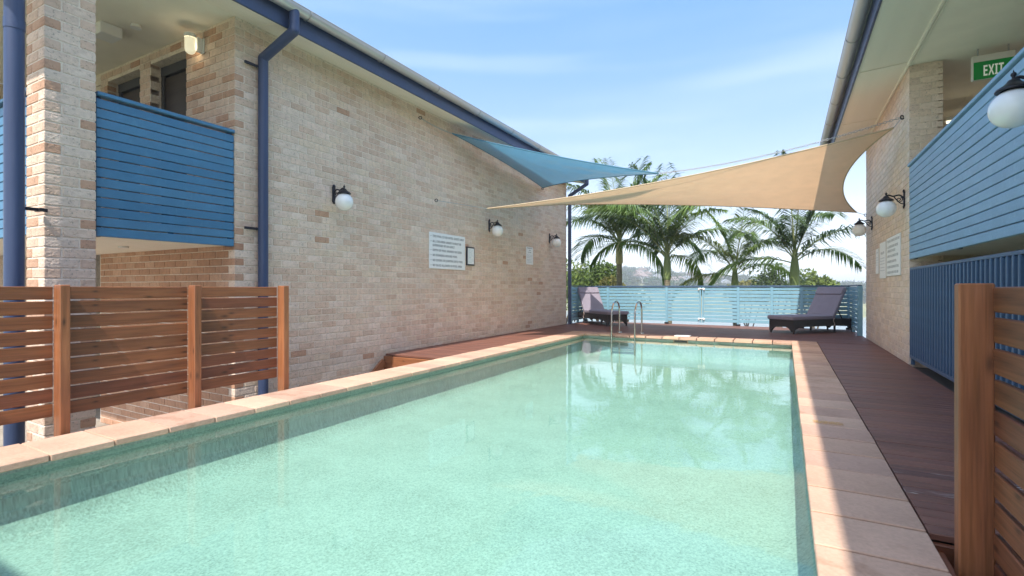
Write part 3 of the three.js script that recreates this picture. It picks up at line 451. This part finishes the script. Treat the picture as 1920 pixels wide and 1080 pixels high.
// ---------------------------------------------------------------- shade sails
function sail(name, label, corners, sag, m, hemM, ties) {
  // corners in order round the cloth; every edge is cut to a hollow curve
  const C = corners.map(v3), n = C.length, mid = C.reduce((a, c) => a.add(c), new THREE.Vector3()).divideScalar(n), t = thing(name, label, 'shade sail', [mid.x, mid.y, mid.z]);
  const edge = (a, b, k, s) => { const p = C[a].clone().lerp(C[b], s), q = C[a].clone().add(C[b]).multiplyScalar(0.5), w = 4 * s * (1 - s) * k; return p.add(mid.clone().sub(q).multiplyScalar(w)); };
  const N = 26, P = [], U = [], I = [];
  const point = (u, v) => {
    if (n === 4) { // Coons patch over four hollow edges
      const a = edge(0, 1, sag[0], u), b = edge(3, 2, sag[2], u), c = edge(0, 3, sag[3], v), d = edge(1, 2, sag[1], v);
      const lin = a.clone().multiplyScalar(1 - v).addScaledVector(b, v).addScaledVector(c, 1 - u).addScaledVector(d, u);
      return lin.sub(C[0].clone().multiplyScalar((1 - u) * (1 - v))).sub(C[1].clone().multiplyScalar(u * (1 - v))).sub(C[2].clone().multiplyScalar(u * v)).sub(C[3].clone().multiplyScalar((1 - u) * v));
    }
    const A = edge(0, 2, sag[2], v), B = edge(1, 2, sag[1], v), c0 = edge(0, 1, sag[0], u).sub(C[0].clone().lerp(C[1], u)).multiplyScalar(1 - v);
    return A.lerp(B, u).add(c0);
  };
  for (let j = 0; j <= N; j++) for (let i = 0; i <= N; i++) { const u = i / N, v = j / N, p = point(u, v); const w = Math.sin(Math.PI * u) * Math.sin(Math.PI * v); p.y += w * 0.035 * (fbm(u, v, 3, 9, 2, 401) - 0.5) * 2 - w * 0.03; P.push(p.x - mid.x, p.y - mid.y, p.z - mid.z); U.push(p.x, p.z); }
  for (let j = 0; j < N; j++) for (let i = 0; i < N; i++) { const a = j * (N + 1) + i; I.push(a, a + N + 1, a + 1, a + 1, a + N + 1, a + N + 2); }
  const g = new THREE.BufferGeometry(); g.setAttribute('position', new THREE.Float32BufferAttribute(P, 3)); g.setAttribute('uv', new THREE.Float32BufferAttribute(U, 2)); g.setIndex(I); g.computeVertexNormals(); part(t, 'cloth', g, m);
  for (let e = 0; e < n; e++) { const pts = []; for (let s = 0; s <= 1.0001; s += 0.05) { const q = n === 4 ? (e === 0 ? point(s, 0) : e === 1 ? point(1, s) : e === 2 ? point(1 - s, 1) : point(0, 1 - s)) : (e === 0 ? point(s, 0) : e === 1 ? point(1, s) : point(0, 1 - s)); pts.push([q.x - mid.x, q.y - mid.y, q.z - mid.z]); } part(t, 'hem', tube(pts, 0.011, 40, 6), hemM); }
  // each corner is tied to an eye bolt: a chain of links, or a wire
  for (const [ci, to, kind] of ties) {
    const a = C[ci].clone().sub(mid), b = v3(to).sub(mid), L = a.distanceTo(b), d = b.clone().sub(a).normalize();
    if (kind === 'chain') { const gs = []; const cnt = Math.floor(L / 0.034); for (let i = 0; i < cnt; i++) { const l = new THREE.TorusGeometry(0.013, 0.0042, 5, 8); l.scale(1, 1.6, 1); l.rotateY(i % 2 ? Math.PI / 2 : 0); l.applyQuaternion(new THREE.Quaternion().setFromUnitVectors(new THREE.Vector3(0, 1, 0), d)); const s = (i + 0.5) / cnt, p = a.clone().lerp(b, s); p.y -= 4 * s * (1 - s) * 0.03 * L; l.translate(p.x, p.y, p.z); gs.push(l); } part(t, 'chain', join(gs), M.galv); }
    else part(t, 'wire', rod(a.toArray(), b.toArray(), 0.005, 0.005, 6), M.galv);
    const ring = new THREE.TorusGeometry(0.024, 0.006, 6, 14); part(t, 'eye_bolt', join([ring, rod([0, -0.02, 0], [0, -0.06, 0], 0.007, 0.007, 6)]), M.iron, b.toArray(), [0, 0.5, to[0] < -2 ? -Math.PI / 2 : Math.PI / 2]);
  }
  return t;
}
sail('shade_sail', 'blue triangular shade sail stretched out from the pale brick wall', [[-5.24, 3.77, -7.32], [-5.31, 3.50, -11.28], [-1.98, 3.04, -9.05]], [0.10, 0.16, 0.16], M.sailBlue, M.hemBlue, [[0, [-5.34, 3.84, -6.56], 'chain'], [1, [-5.345, 3.49, -11.35], 'wire'], [2, [1.41, 3.36, -8.63], 'chain']]);
sail('shade_sail', 'twisted sand coloured four cornered shade sail tied to the cream brick wall', [[1.33, 3.25, -8.72], [1.22, 2.48, -11.80], [-4.70, 3.17, -12.17], [-4.75, 2.44, -7.72]], [0.13, 0.20, 0.12, 0.27], M.sailSand, M.hemSand, [[0, [1.41, 3.35, -8.62], 'wire'], [1, [1.41, 2.47, -12.24], 'wire'], [2, [-5.345, 3.37, -12.42], 'wire'], [3, [-5.345, 2.53, -7.0], 'wire']]);

// ---------------------------------------------------------------- globe wall lamps
{
  const t = thing('wall_lamp', '', 'lamp', [0, 0, 0]);   // local: wall at x = 0, lamp reaches out along +x, globe centre 0.205 out
  part(t, 'backplate', join([cbox(0.018, 0.21, 0.055, 0.006).translate(0.009, 0.115, 0), new THREE.SphereGeometry(0.026, 12, 8).scale(0.5, 1, 1).translate(0.014, 0.225, 0), new THREE.SphereGeometry(0.022, 12, 8).scale(0.5, 1.3, 1).translate(0.014, 0.012, 0)]), M.iron);
  part(t, 'arm', tube([[0.01, 0.13, 0], [0.06, 0.175, 0], [0.13, 0.165, 0], [0.18, 0.185, 0], [0.207, 0.175, 0]], 0.0105, 24, 8), M.iron);
  const sp = []; for (let k = 0; k <= 26; k++) { const a = k * 0.36, r = 0.038 * (1 - k / 34); sp.push([0.062 + Math.cos(a + 2) * r, 0.112 + Math.sin(a + 2) * r, 0]); }
  part(t, 'scroll', join([tube(sp, 0.0065, 60, 6), tube([[0.012, 0.05, 0], [0.05, 0.065, 0], [0.095, 0.12, 0], [0.12, 0.155, 0]], 0.0075, 20, 6)]), M.iron);
  part(t, 'cap', new THREE.LatheGeometry([[0.012, 0.178], [0.026, 0.172], [0.034, 0.158], [0.05, 0.142], [0.082, 0.122], [0.088, 0.110], [0.084, 0.104], [0.06, 0.108]].map((p) => new THREE.Vector2(...p)), 28), M.iron, [0.207, 0, 0]);
  part(t, 'finial', join([new THREE.SphereGeometry(0.015, 12, 8).translate(0.207, 0.205, 0), rod([0.207, 0.17, 0], [0.207, 0.2, 0], 0.009), rod([0.207, 0.212, 0], [0.207, 0.235, 0], 0.006, 0.001)]), M.iron);
  part(t, 'globe', new THREE.SphereGeometry(0.117, 40, 28), M.opal, [0.207, -0.002, 0]);
  const where = [[LW, 2.15, -4.76, 0, 'white globe wall lamp on the pale brick wall next to the long navy downpipe'], [LW, 2.17, -8.80, 0, 'white globe wall lamp on the pale brick wall just beyond the framed notice'], [LW, 2.17, -11.80, 0, 'white globe wall lamp on the pale brick wall close to the far downpipe corner'],
    [RW, 2.10, -4.15, Math.PI, 'white globe wall lamp fixed on the blue balcony boards'], [RW, 2.10, -8.56, Math.PI, 'white globe wall lamp on the cream brick wall above the white notices'], [RW, 2.10, -11.45, Math.PI, 'white globe wall lamp on the cream brick wall below the sand sail corner']];
  where.forEach(([x, y, z, a, l], i) => { const o = i ? copy(t, [x, y, z], a, l) : t; o.position.set(x, y, z); o.rotation.y = a; o.userData.label = l; o.userData.group = 'globe lamps on the pool walls'; });
}

// ---------------------------------------------------------------- notices
function notice(label, name, w, h, base, turn, lines, o = {}) {
  const t = thing(name, label, 'sign', base, turn), W = Math.round(900 * w / Math.max(w, h)), H = Math.round(900 * h / Math.max(w, h));
  const cv = document.createElement('canvas'); cv.width = W; cv.height = H; const c = cv.getContext('2d'); c.fillStyle = '#e9ebea'; c.fillRect(0, 0, W, H);
  const q = rng(77 + W); for (let i = 0; i < 260; i++) { c.fillStyle = `rgba(${q() < 0.5 ? '150,150,140' : '255,255,255'},${0.05 * q()})`; c.fillRect(q() * W, q() * H, 10 + q() * 80, 2 + q() * 30); }
  for (const [x, y, s, text, col, al] of lines) { c.fillStyle = col ?? '#2b2d33'; c.font = `bold ${Math.round(s * H)}px sans-serif`; c.textAlign = al ?? 'left'; c.textBaseline = 'middle'; const room = W * (al ? 0.92 : 0.97 - x); const k = Math.min(1, room / c.measureText(text).width); c.save(); c.translate(x * W, y * H); c.scale(k, 1); c.fillText(text, 0, 0); c.restore(); }
  const ct = new THREE.CanvasTexture(cv); ct.colorSpace = THREE.SRGBColorSpace;
  part(t, o.frame ? 'frame' : 'panel', cbox(w + (o.frame ? 0.05 : 0), h + (o.frame ? 0.05 : 0), o.frame ? 0.025 : 0.01, 0.003), o.frame ? M.iron : M.white, [0, 0, o.frame ? 0.014 : 0.006]);
  part(t, 'sign_face', new THREE.PlaneGeometry(w - 0.006, h - 0.006), new THREE.MeshStandardMaterial({ map: ct, roughness: o.frame ? 0.25 : 0.5 }), [0, 0, o.frame ? 0.0295 : 0.0135]);
  return t;
}
const rules = [['THIS POOL IS FOR HOTEL GUESTS ONLY', 0.10, 1], ['ALL CHILDREN UNDER 14 MUST BE', 0.245, 1], ['SUPERVISED BY AN ADULT', 0.355, 0], ['DEPTH OF POOL MARKED ON SIDES', 0.49, 1], ['NO RUNNING AROUND POOL', 0.63, 1], ['NO DIVING OR JUMPING INTO POOL', 0.77, 1], ['NO GLASS ALLOWED IN POOL AREA', 0.91, 1]];
const ruleLines = rules.flatMap(([s, y, dot]) => [...(dot ? [[0.03, y, 0.09, '•']] : []), [0.08, y, 0.085, s]]);
notice('large white pool rules sign with six black bullet lines on the pale brick wall', 'rules_sign', 1.09, 0.63, [LW, 1.655, -7.365], Math.PI / 2, ruleLines);
notice('small black framed notice beside the large pool rules sign', 'framed_notice', 0.22, 0.31, [LW, 1.615, -8.085], Math.PI / 2, Array.from({ length: 14 }, (_, i) => [0.1, 0.08 + i * 0.063, 0.036, i % 5 === 3 ? 'POOL AREA NOTICE' : 'please keep the pool area clean', i % 5 === 3 ? '#3b8f8a' : '#8fb0b4']), { frame: true });
notice('small white notice on the pale brick wall between two globe lamps', 'small_notice', 0.36, 0.42, [LW, 1.77, -10.65], Math.PI / 2, [[0.5, 0.07, 0.075, 'SWIMMING POOL', , 'center'], [0.5, 0.19, 0.07, 'HOURS', , 'center'], [0.5, 0.31, 0.075, '7AM - 9PM', , 'center'], ...[0.46, 0.54, 0.62, 0.72, 0.80, 0.88].map((y) => [0.1, y, 0.045, 'please shower before entering', '#8a93a0'])]);
notice('wide white pool rules sign on the cream brick wall next to the balcony', 'rules_sign', 1.08, 0.60, [RW, 1.485, -9.34], -Math.PI / 2, ruleLines.map((l) => [l[0], l[1], l[2], l[3], '#4a4c52']));
notice('white notice with a grey band hung between two other white notices', 'white_notice', 0.58, 0.60, [RW - 0.004, 1.46, -10.23], -Math.PI / 2, [[0.5, 0.3, 0.09, 'POOL SAFETY', '#55606a', 'center'], ...[0.44, 0.52, 0.6, 0.7, 0.78].map((y) => [0.1, y, 0.045, 'resuscitation instructions apply', '#9aa2aa'])]);
notice('narrow white notice at the far side of the cream wall signs', 'narrow_notice', 0.30, 0.44, [RW, 1.47, -10.82], -Math.PI / 2, [[0.5, 0.15, 0.08, 'NOTICE', '#70767c', 'center'], ...[0.35, 0.45, 0.55, 0.65].map((y) => [0.1, y, 0.05, 'no lifeguard on duty', '#a0a6ac'])]);

// ---------------------------------------------------------------- ladder and skimmer
{
  const t = thing('pool_ladder', 'stainless steel pool ladder with two hooped handrails at the far end of the pool', 'ladder', [-3.01, 0, -10.62]);
  for (const s of [-0.25, 0.25]) part(t, 'handrail', tube([[s - 0.01, 0.001, -0.36], [s - 0.01, 0.4, -0.36], [s - 0.008, 0.58, -0.33], [s, 0.685, -0.2], [s, 0.70, -0.08], [s, 0.66, 0.1], [s, 0.52, 0.22], [s, 0.3, 0.25], [s, -0.15, 0.25], [s, -0.40, 0.25]], 0.0185, 70, 12), M.steel);
  for (const s of [-0.26, 0.24]) part(t, 'flange', new THREE.CylinderGeometry(0.045, 0.05, 0.02, 20), M.steel, [s, 0.011, -0.36]);
  for (const y of [-0.05, -0.16, -0.29]) part(t, 'tread', cbox(0.46, 0.022, 0.07, 0.008), M.steel, [0, y, 0.25]);
  const k = thing('skimmer', 'white skimmer lid and dark mouth set in the far pool edge', 'skimmer', [-1.86, 0, PZ1]);
  part(k, 'lid', cbox(0.30, 0.022, 0.22, 0.006), M.white, [0, 0.0135, -0.26]); part(k, 'mouth', cbox(0.25, 0.045, 0.02, 0.004), M.dark, [0, -0.083, -0.036]); part(k, 'frame', join([cbox(0.29, 0.012, 0.02).translate(0, -0.056, -0.034), cbox(0.02, 0.07, 0.02).translate(-0.135, -0.09, -0.034), cbox(0.02, 0.07, 0.02).translate(0.135, -0.09, -0.034)]), M.paver[0]);
}

// ---------------------------------------------------------------- loungers
{
  const t = thing('sun_lounger', '', 'lounger');
  const L = 1.9, W = 0.62, x0 = -L / 2, x1 = L / 2;   // head at -x, foot at +x
  const skirt = (len, h) => { const s = new THREE.Shape(); s.moveTo(-len / 2, 0.30); s.lineTo(len / 2, 0.30); s.lineTo(len / 2, 0.05); s.lineTo(len / 2 - 0.03, 0.05); s.quadraticCurveTo(len / 2 - 0.10, h, len / 2 - 0.38 * Math.min(1, len / 1.2), h); s.lineTo(-len / 2 + 0.38 * Math.min(1, len / 1.2), h); s.quadraticCurveTo(-len / 2 + 0.10, h, -len / 2 + 0.03, 0.05); s.lineTo(-len / 2, 0.05); s.closePath(); return new THREE.ExtrudeGeometry(s, { depth: 0.03, bevelEnabled: true, bevelSize: 0.004, bevelThickness: 0.004, bevelSegments: 1, curveSegments: 10 }); };
  for (const s of [-1, 1]) part(t, 'side_skirt', skirt(L, 0.155), M.wicker, [0, 0, s * (W / 2 - 0.02) - 0.015]);
  for (const s of [-1, 1]) part(t, 'end_skirt', skirt(W - 0.06, 0.15), M.wicker, [s * (L / 2 - 0.02) - 0.015, 0, 0], [0, Math.PI / 2, 0]);
  part(t, 'deck_panel', cbox(L - 0.06, 0.03, W - 0.06, 0.005), M.wicker, [0, 0.285, 0]);
  for (const x of [x0 + 0.03, 0.0 - 0.35, x1 - 0.03]) for (const s of [-1, 1]) part(t, 'leg', rod([x, 0, s * (W / 2 - 0.02)], [x, 0.29, s * (W / 2 - 0.02)], 0.02, 0.026, 10), M.wicker);
  const soft = (w, h, d) => { const s = new THREE.Shape(), r = 0.03; s.moveTo(-w / 2 + r, -d / 2); s.lineTo(w / 2 - r, -d / 2); s.quadraticCurveTo(w / 2, -d / 2, w / 2, -d / 2 + r); s.lineTo(w / 2, d / 2 - r); s.quadraticCurveTo(w / 2, d / 2, w / 2 - r, d / 2); s.lineTo(-w / 2 + r, d / 2); s.quadraticCurveTo(-w / 2, d / 2, -w / 2, d / 2 - r); s.lineTo(-w / 2, -d / 2 + r); s.quadraticCurveTo(-w / 2, -d / 2, -w / 2 + r, -d / 2); const g = new THREE.ExtrudeGeometry(s, { depth: h - 0.05, bevelEnabled: true, bevelSize: 0.022, bevelThickness: 0.025, bevelSegments: 4, curveSegments: 6 }); g.rotateX(-Math.PI / 2); g.translate(0, -(h - 0.05) / 2, 0); return g; };
  const hx = -0.28;
  part(t, 'seat_cushion', soft(x1 - hx + 0.02, 0.085, W), M.cushion, [(x1 + 0.02 + hx) / 2 + 0.02, 0.345, 0]);
  const A = 1.02, bl = 0.76, bx = hx - Math.cos(A) * bl / 2, by = 0.345 + Math.sin(A) * bl / 2;
  part(t, 'back_cushion', soft(bl, 0.085, W), M.cushion, [bx, by, 0], [0, 0, -A]);
  part(t, 'back_frame', cbox(bl - 0.02, 0.025, W - 0.05, 0.006), M.wicker, [bx - 0.055 * Math.sin(A), by - 0.055 * Math.cos(A), 0], [0, 0, -A]);
  part(t, 'prop', join([rod([hx - 0.22, 0.62, -0.2], [hx - 0.45, 0.29, -0.2], 0.012), rod([hx - 0.22, 0.62, 0.2], [hx - 0.45, 0.29, 0.2], 0.012)]), M.iron);
  part(t, 'pillow_fold', soft(0.16, 0.05, W - 0.02), M.cushion, [hx - Math.cos(A) * 0.66 + 0.04, 0.345 + Math.sin(A) * 0.66 + 0.03, 0], [0, 0, -A]);
  for (const s of [-1, 1]) part(t, 'tie_strap', tube([[hx, 0.33, s * 0.335], [hx + 0.03, 0.26, s * 0.338], [hx - 0.01, 0.2, s * 0.338], [hx + 0.01, 0.15, s * 0.338]], 0.008, 14, 5), M.strap);
  // foot points along local +x
  t.position.set(-4.58, 0, -13.42); t.rotation.y = Math.atan2(-0.66, 0.75); t.userData.label = 'wicker sun lounger with grey cushion behind the pool ladder'; t.userData.group = 'sun loungers on the far deck';
  copy(t, [0.52, 0, -13.26], Math.atan2(-0.77, -0.64), 'dark wicker sun lounger with grey cushion near the cream brick wall');
}

// ---------------------------------------------------------------- palms
function frondGeo(seed, L, e0, droop, width = 0.5) {
  const q = rng(seed), N = 40, pts = []; let p = new THREE.Vector3(), a = e0; const side = (q() - 0.5) * 0.5;
  for (let i = 0; i <= N; i++) { pts.push([p.clone(), a]); const s = L / N; p = p.clone().add(new THREE.Vector3(Math.cos(a) * s, Math.sin(a) * s, side * s * (i / N))); a = e0 - droop * Math.pow((i + 1) / N, 1.35); }
  const P = [], I = [], leaf = (base, dir, len, w, fall) => {
    const wv = new THREE.Vector3().crossVectors(dir, new THREE.Vector3(0.3 * (q() - 0.5), 1, 0.2)).normalize().multiplyScalar(w), i0 = P.length / 3, m = base.clone().addScaledVector(dir, len * 0.5), e = base.clone().addScaledVector(dir, len); m.y -= fall * 0.22; e.y -= fall;
    for (const v of [base.clone().addScaledVector(wv, -0.35), base.clone().addScaledVector(wv, 0.35), m.clone().sub(wv), m.clone().add(wv), e]) P.push(v.x, v.y, v.z);
    I.push(i0, i0 + 1, i0 + 2, i0 + 2, i0 + 1, i0 + 3, i0 + 2, i0 + 3, i0 + 4);
  };
  for (let k = 0; k < 84; k++) {
    const t = 0.13 + 0.86 * k / 83, f = t * N, i = Math.min(N - 1, Math.floor(f)), b = pts[i][0].clone().lerp(pts[i + 1][0], f - i), an = pts[i][1], T = new THREE.Vector3(Math.cos(an), Math.sin(an), 0), up = new THREE.Vector3(-Math.sin(an), Math.cos(an), 0);
    const len = width * Math.pow(Math.sin(Math.PI * Math.min(0.96, 0.16 + 0.80 * t)), 0.65) * (0.88 + 0.24 * q());
    for (const s of [-1, 1]) { if (q() < 0.05) continue; const d = T.clone().multiplyScalar(0.45 + 0.45 * t + 0.12 * q()).addScaledVector(new THREE.Vector3(0, 0, s), 0.85).addScaledVector(up, 0.22 + 0.28 * q()).normalize(); leaf(b, d, len, 0.017 + 0.007 * q(), len * (0.40 + 0.45 * q())); }
  }
  const g = new THREE.BufferGeometry(); g.setAttribute('position', new THREE.Float32BufferAttribute(P, 3)); g.setIndex(I); g.computeVertexNormals();
  const ra = join([0, 1, 2, 3, 4, 5, 6, 7].map((k) => rod(pts[k * 5][0].toArray(), pts[k * 5 + 5][0].toArray(), 0.024 * (1 - k / 8.5), 0.024 * (1 - (k + 1) / 8.5), 6)));
  return [g, ra];
}
{
  const variants = [[1.42, 0.5], [1.25, 1.0], [1.05, 1.35], [0.82, 1.55], [0.55, 1.6], [0.25, 1.5], [-0.15, 1.15], [1.3, 0.35]].map(([e, d], i) => frondGeo(500 + i, 2.9, e, d, 0.92));
  const palms = [
    [[-5.18, -17.0], 2.6, 0.105, 17, 1.06, 'tallest palm with pale yellow and orange crownshaft rising beside the brick corner', 'pale'],
    [[-3.16, -15.5], 2.02, 0.095, 15, 0.98, 'palm with smooth olive green trunk rising behind the middle of the blue fence', 'green'],
    [[-1.24, -16.3], 1.45, 0.09, 9, 0.78, 'short young palm with bright upright fronds behind the fence gate', 'green'],
    [[0.33, -15.4], 1.78, 0.10, 11, 0.84, 'dark drooping palm behind the right hand lounger and fence', 'green']];
  palms.forEach(([[x, z], y, r, n, sc, label, kind], k) => {
    const q = rng(600 + k), t = thing('palm_tree', label.replace('right hand lounger', 'dark lounger'), 'palm', [x, -4.4, z], 0, 'palms beyond the fence'), h = y + 4.4;
    const tr = [], st = 12; for (let i = 0; i < st; i++) { const a = i / st, b = (i + 1) / st; tr.push(rod([0.12 * Math.sin(a * 2 + k), a * (h - 0.75), 0], [0.12 * Math.sin(b * 2 + k), b * (h - 0.75), 0], r * (1.15 - 0.25 * a), r * (1.15 - 0.25 * b), 14)); }
    part(t, 'trunk', join(tr), M.trunk); const tx = 0.12 * Math.sin(2 + k);
    part(t, 'crownshaft', new THREE.LatheGeometry([[r * 0.9, h - 0.78], [r * 1.25, h - 0.7], [r * 1.15, h - 0.3], [r * 0.8, h], [r * 0.5, h + 0.2], [0.01, h + 0.3]].map((p) => new THREE.Vector2(...p)), 16).translate(tx, 0, 0), kind === 'pale' ? M.shaftPale : M.shaft);
    const cr = M.frond;
    for (let i = 0; i < n; i++) {
      const lvl = (i + 0.5) / n, s = sc * (0.85 + 0.3 * q()); let v = lvl < 0.10 ? 0 : lvl < 0.22 ? 7 : lvl < 0.38 ? 1 : lvl < 0.55 ? 2 : lvl < 0.72 ? 3 : lvl < 0.88 ? 4 : 5;
      const az = i * 2.39996 + k * 1.3 + q() * 0.5; if (Math.sin(az) < -0.45 && v > 2 && v < 7) v = 2;
      const f = part(t, 'frond', variants[v][0], cr[k === 3 ? (q() < 0.7 ? 3 : 0) : Math.floor(q() * 4)], [tx, h + 0.12 - 0.25 * lvl, 0], [0, az, (q() - 0.5) * 0.16]); f.scale.setScalar(s);
      part(f, 'rachis', variants[v][1], M.rachis);
    }
  });
}

// ---------------------------------------------------------------- trees beyond the fence
function leafCrown(seed, rx, ry, rz, n, size) {
  const q = rng(seed), P = [], N = [], cl = []; for (let i = 0; i < 16; i++) { const a = q() * 6.28, e = Math.acos(1 - 1.5 * q()), k = 0.35 + 0.5 * q(); cl.push([rx * k * Math.cos(a) * Math.sin(e), ry * k * Math.cos(e), rz * k * Math.sin(a) * Math.sin(e), 0.26 + 0.22 * q()]); }
  for (let i = 0; i < n; i++) {
    const c = cl[Math.floor(q() * cl.length)], a = q() * 6.28, e = Math.acos(1 - 2 * q()), rr = c[3] * (0.55 + 0.5 * Math.cbrt(q())), o = [c[0] + rr * rx * Math.cos(a) * Math.sin(e), c[1] + rr * ry * Math.cos(e), c[2] + rr * rz * Math.sin(a) * Math.sin(e)];
    const d1 = new THREE.Vector3(q() - 0.5, q() - 0.5, q() - 0.5).normalize().multiplyScalar(size * (0.6 + 0.8 * q())), d2 = new THREE.Vector3(q() - 0.5, q() - 0.5, q() - 0.5).cross(d1).normalize().multiplyScalar(size * 0.45);
    const w = (s, t) => [o[0] + d1.x * s + d2.x * t, o[1] + d1.y * s + d2.y * t, o[2] + d1.z * s + d2.z * t]; P.push(...w(-1, 0), ...w(0, -1), ...w(1, 0), ...w(-1, 0), ...w(1, 0), ...w(0, 1));
  }
  const g = new THREE.BufferGeometry(); g.setAttribute('position', new THREE.Float32BufferAttribute(P, 3)); g.computeVertexNormals(); return g;
}
function tree(label, x, z, gy, cy, rx, ry, seed, m, n = 2600, size = 0.13, group) {
  const t = thing('leafy_tree', label, 'tree', [x, gy, z], 0, group), h = cy - gy;
  part(t, 'trunk', join([rod([0, 0, 0], [0.1, h * 0.7, 0], 0.16 * rx / 1.5, 0.1 * rx / 1.5, 8), ...[0, 1, 2, 3].map((k) => rod([0.1, h * (0.55 + 0.05 * k), 0], [Math.cos(k * 1.7) * rx * 0.6, h + ry * 0.25, Math.sin(k * 1.7) * rx * 0.6], 0.07, 0.025, 6))]), M.bark);
  part(t, 'crown', leafCrown(seed, rx, ry, rx, n, size), m, [0, h, 0]);
}
const G = 'leafy trees beyond the fence';
tree('round olive green tree beyond the fence against the brick corner', -10.9, -26, -5, 0.75, 1.9, 2.0, 701, M.leaf[1], 3600, 0.12, G);
tree('small feathery green tree beyond the fence beside the tallest palm', -8.2, -24, -5, 0.9, 1.4, 1.5, 702, M.leaf[0], 2800, 0.11, G);
tree('yellowish bush below the tallest palm trunk', -6.9, -23, -5, 0.3, 1.2, 1.3, 703, M.leaf[3], 2200, 0.10, G);
tree('low pale green tree beyond the gate end of the fence', -0.6, -52, -9, 0.4, 4.0, 1.3, 704, M.leaf[1], 3200, 0.2, G);
tree('airy light green tree behind the dark palm', 1.5, -38, -7, 0.75, 1.5, 1.35, 705, M.leaf[1], 2400, 0.14, G);
tree('thin grey green tree between the two right palms', -0.6, -34, -7, 1.0, 1.5, 1.6, 706, M.leaf[2], 1100, 0.13, G);
tree('dry brownish bush beyond the fence gate', -3.1, -50, -9, 0.3, 2.4, 1.2, 707, M.leaf[3], 2000, 0.18, G);

// ---------------------------------------------------------------- far bank: houses and woods
{
  const q = rng(801), land = (x, z) => { const n = fbm(x / 400 + 5, z / 400 + 5, 8, 8, 4, 201) - 0.5; return mix(-13, -2.5 + 5 * n + 8.5 * sstep(90, -60, x + 60), sstep(-225, -262, z)) + sstep(-260, -330, z) * (5.5 + 12 * n) * sstep(140, -90, x + 30); };
  for (let i = 0; i < 26; i++) {
    const z = -262 - q() * 85, px = 1185 + q() * 190, a = (px - 960) / 935.3, x = (0.8769 * a - 0.4808) / (0.8769 + 0.4808 * a) * -z, y = land(x, z) - 0.8, w = 4.5 + q() * 3.5, h = 2.4 + q() * 1.6, d = 6;
    const t = thing('far_house', 'tiny pale house among trees on the hazy far bank', 'house', [x, y, z], (q() - 0.5) * 0.8, 'houses on the far bank');
    part(t, 'wall', span(-w / 2, w / 2, 0, h, -d / 2, d / 2, 0.02), M.wallPale);
    const s = new THREE.Shape(); s.moveTo(-w / 2 - 0.4, h); s.lineTo(w / 2 + 0.4, h); s.lineTo(0, h + 2); s.closePath(); const rg = new THREE.ExtrudeGeometry(s, { depth: d + 0.8, bevelEnabled: false }); rg.translate(0, 0.01, -d / 2 - 0.4); part(t, 'roof', rg, q() < 0.5 ? M.tile : M.roof);
    for (const k of [-0.28, 0.05, 0.32]) part(t, 'window', span(k * w - 0.5, k * w + 0.5, h * 0.4, h * 0.75, d / 2 + 0.01, d / 2 + 0.05), M.glass);
  }
  const cr = leafCrown(811, 3.2, 3.0, 3.2, 260, 0.55), n = 620, im = new THREE.InstancedMesh(cr, M.leaf[2], n), o = new THREE.Object3D(), c = new THREE.Color();
  for (let i = 0; i < n; i++) { const z = -250 - q() * 110, px = 1040 + q() * 620, a = (px - 960) / 935.3, x = (0.8769 * a - 0.4808) / (0.8769 + 0.4808 * a) * -z; o.position.set(x, land(x, z) + 1.2, z); o.rotation.y = q() * 6; o.scale.setScalar(0.55 + 0.8 * q()); o.updateMatrix(); im.setMatrixAt(i, o.matrix); im.setColorAt(i, c.setRGB(0.8 + 0.6 * q(), 0.9 + 0.4 * q(), 0.8 + 0.5 * q())); }
  im.name = 'far_woods'; im.userData = { kind: 'stuff', label: 'hazy woodland covering the far river bank', category: 'woodland' }; sh(im); scene.add(im);
}

scene.fog = new THREE.FogExp2(new THREE.Color().setRGB(0.86, 0.92, 1.0), 0.0016);

renderer.render(scene, camera);
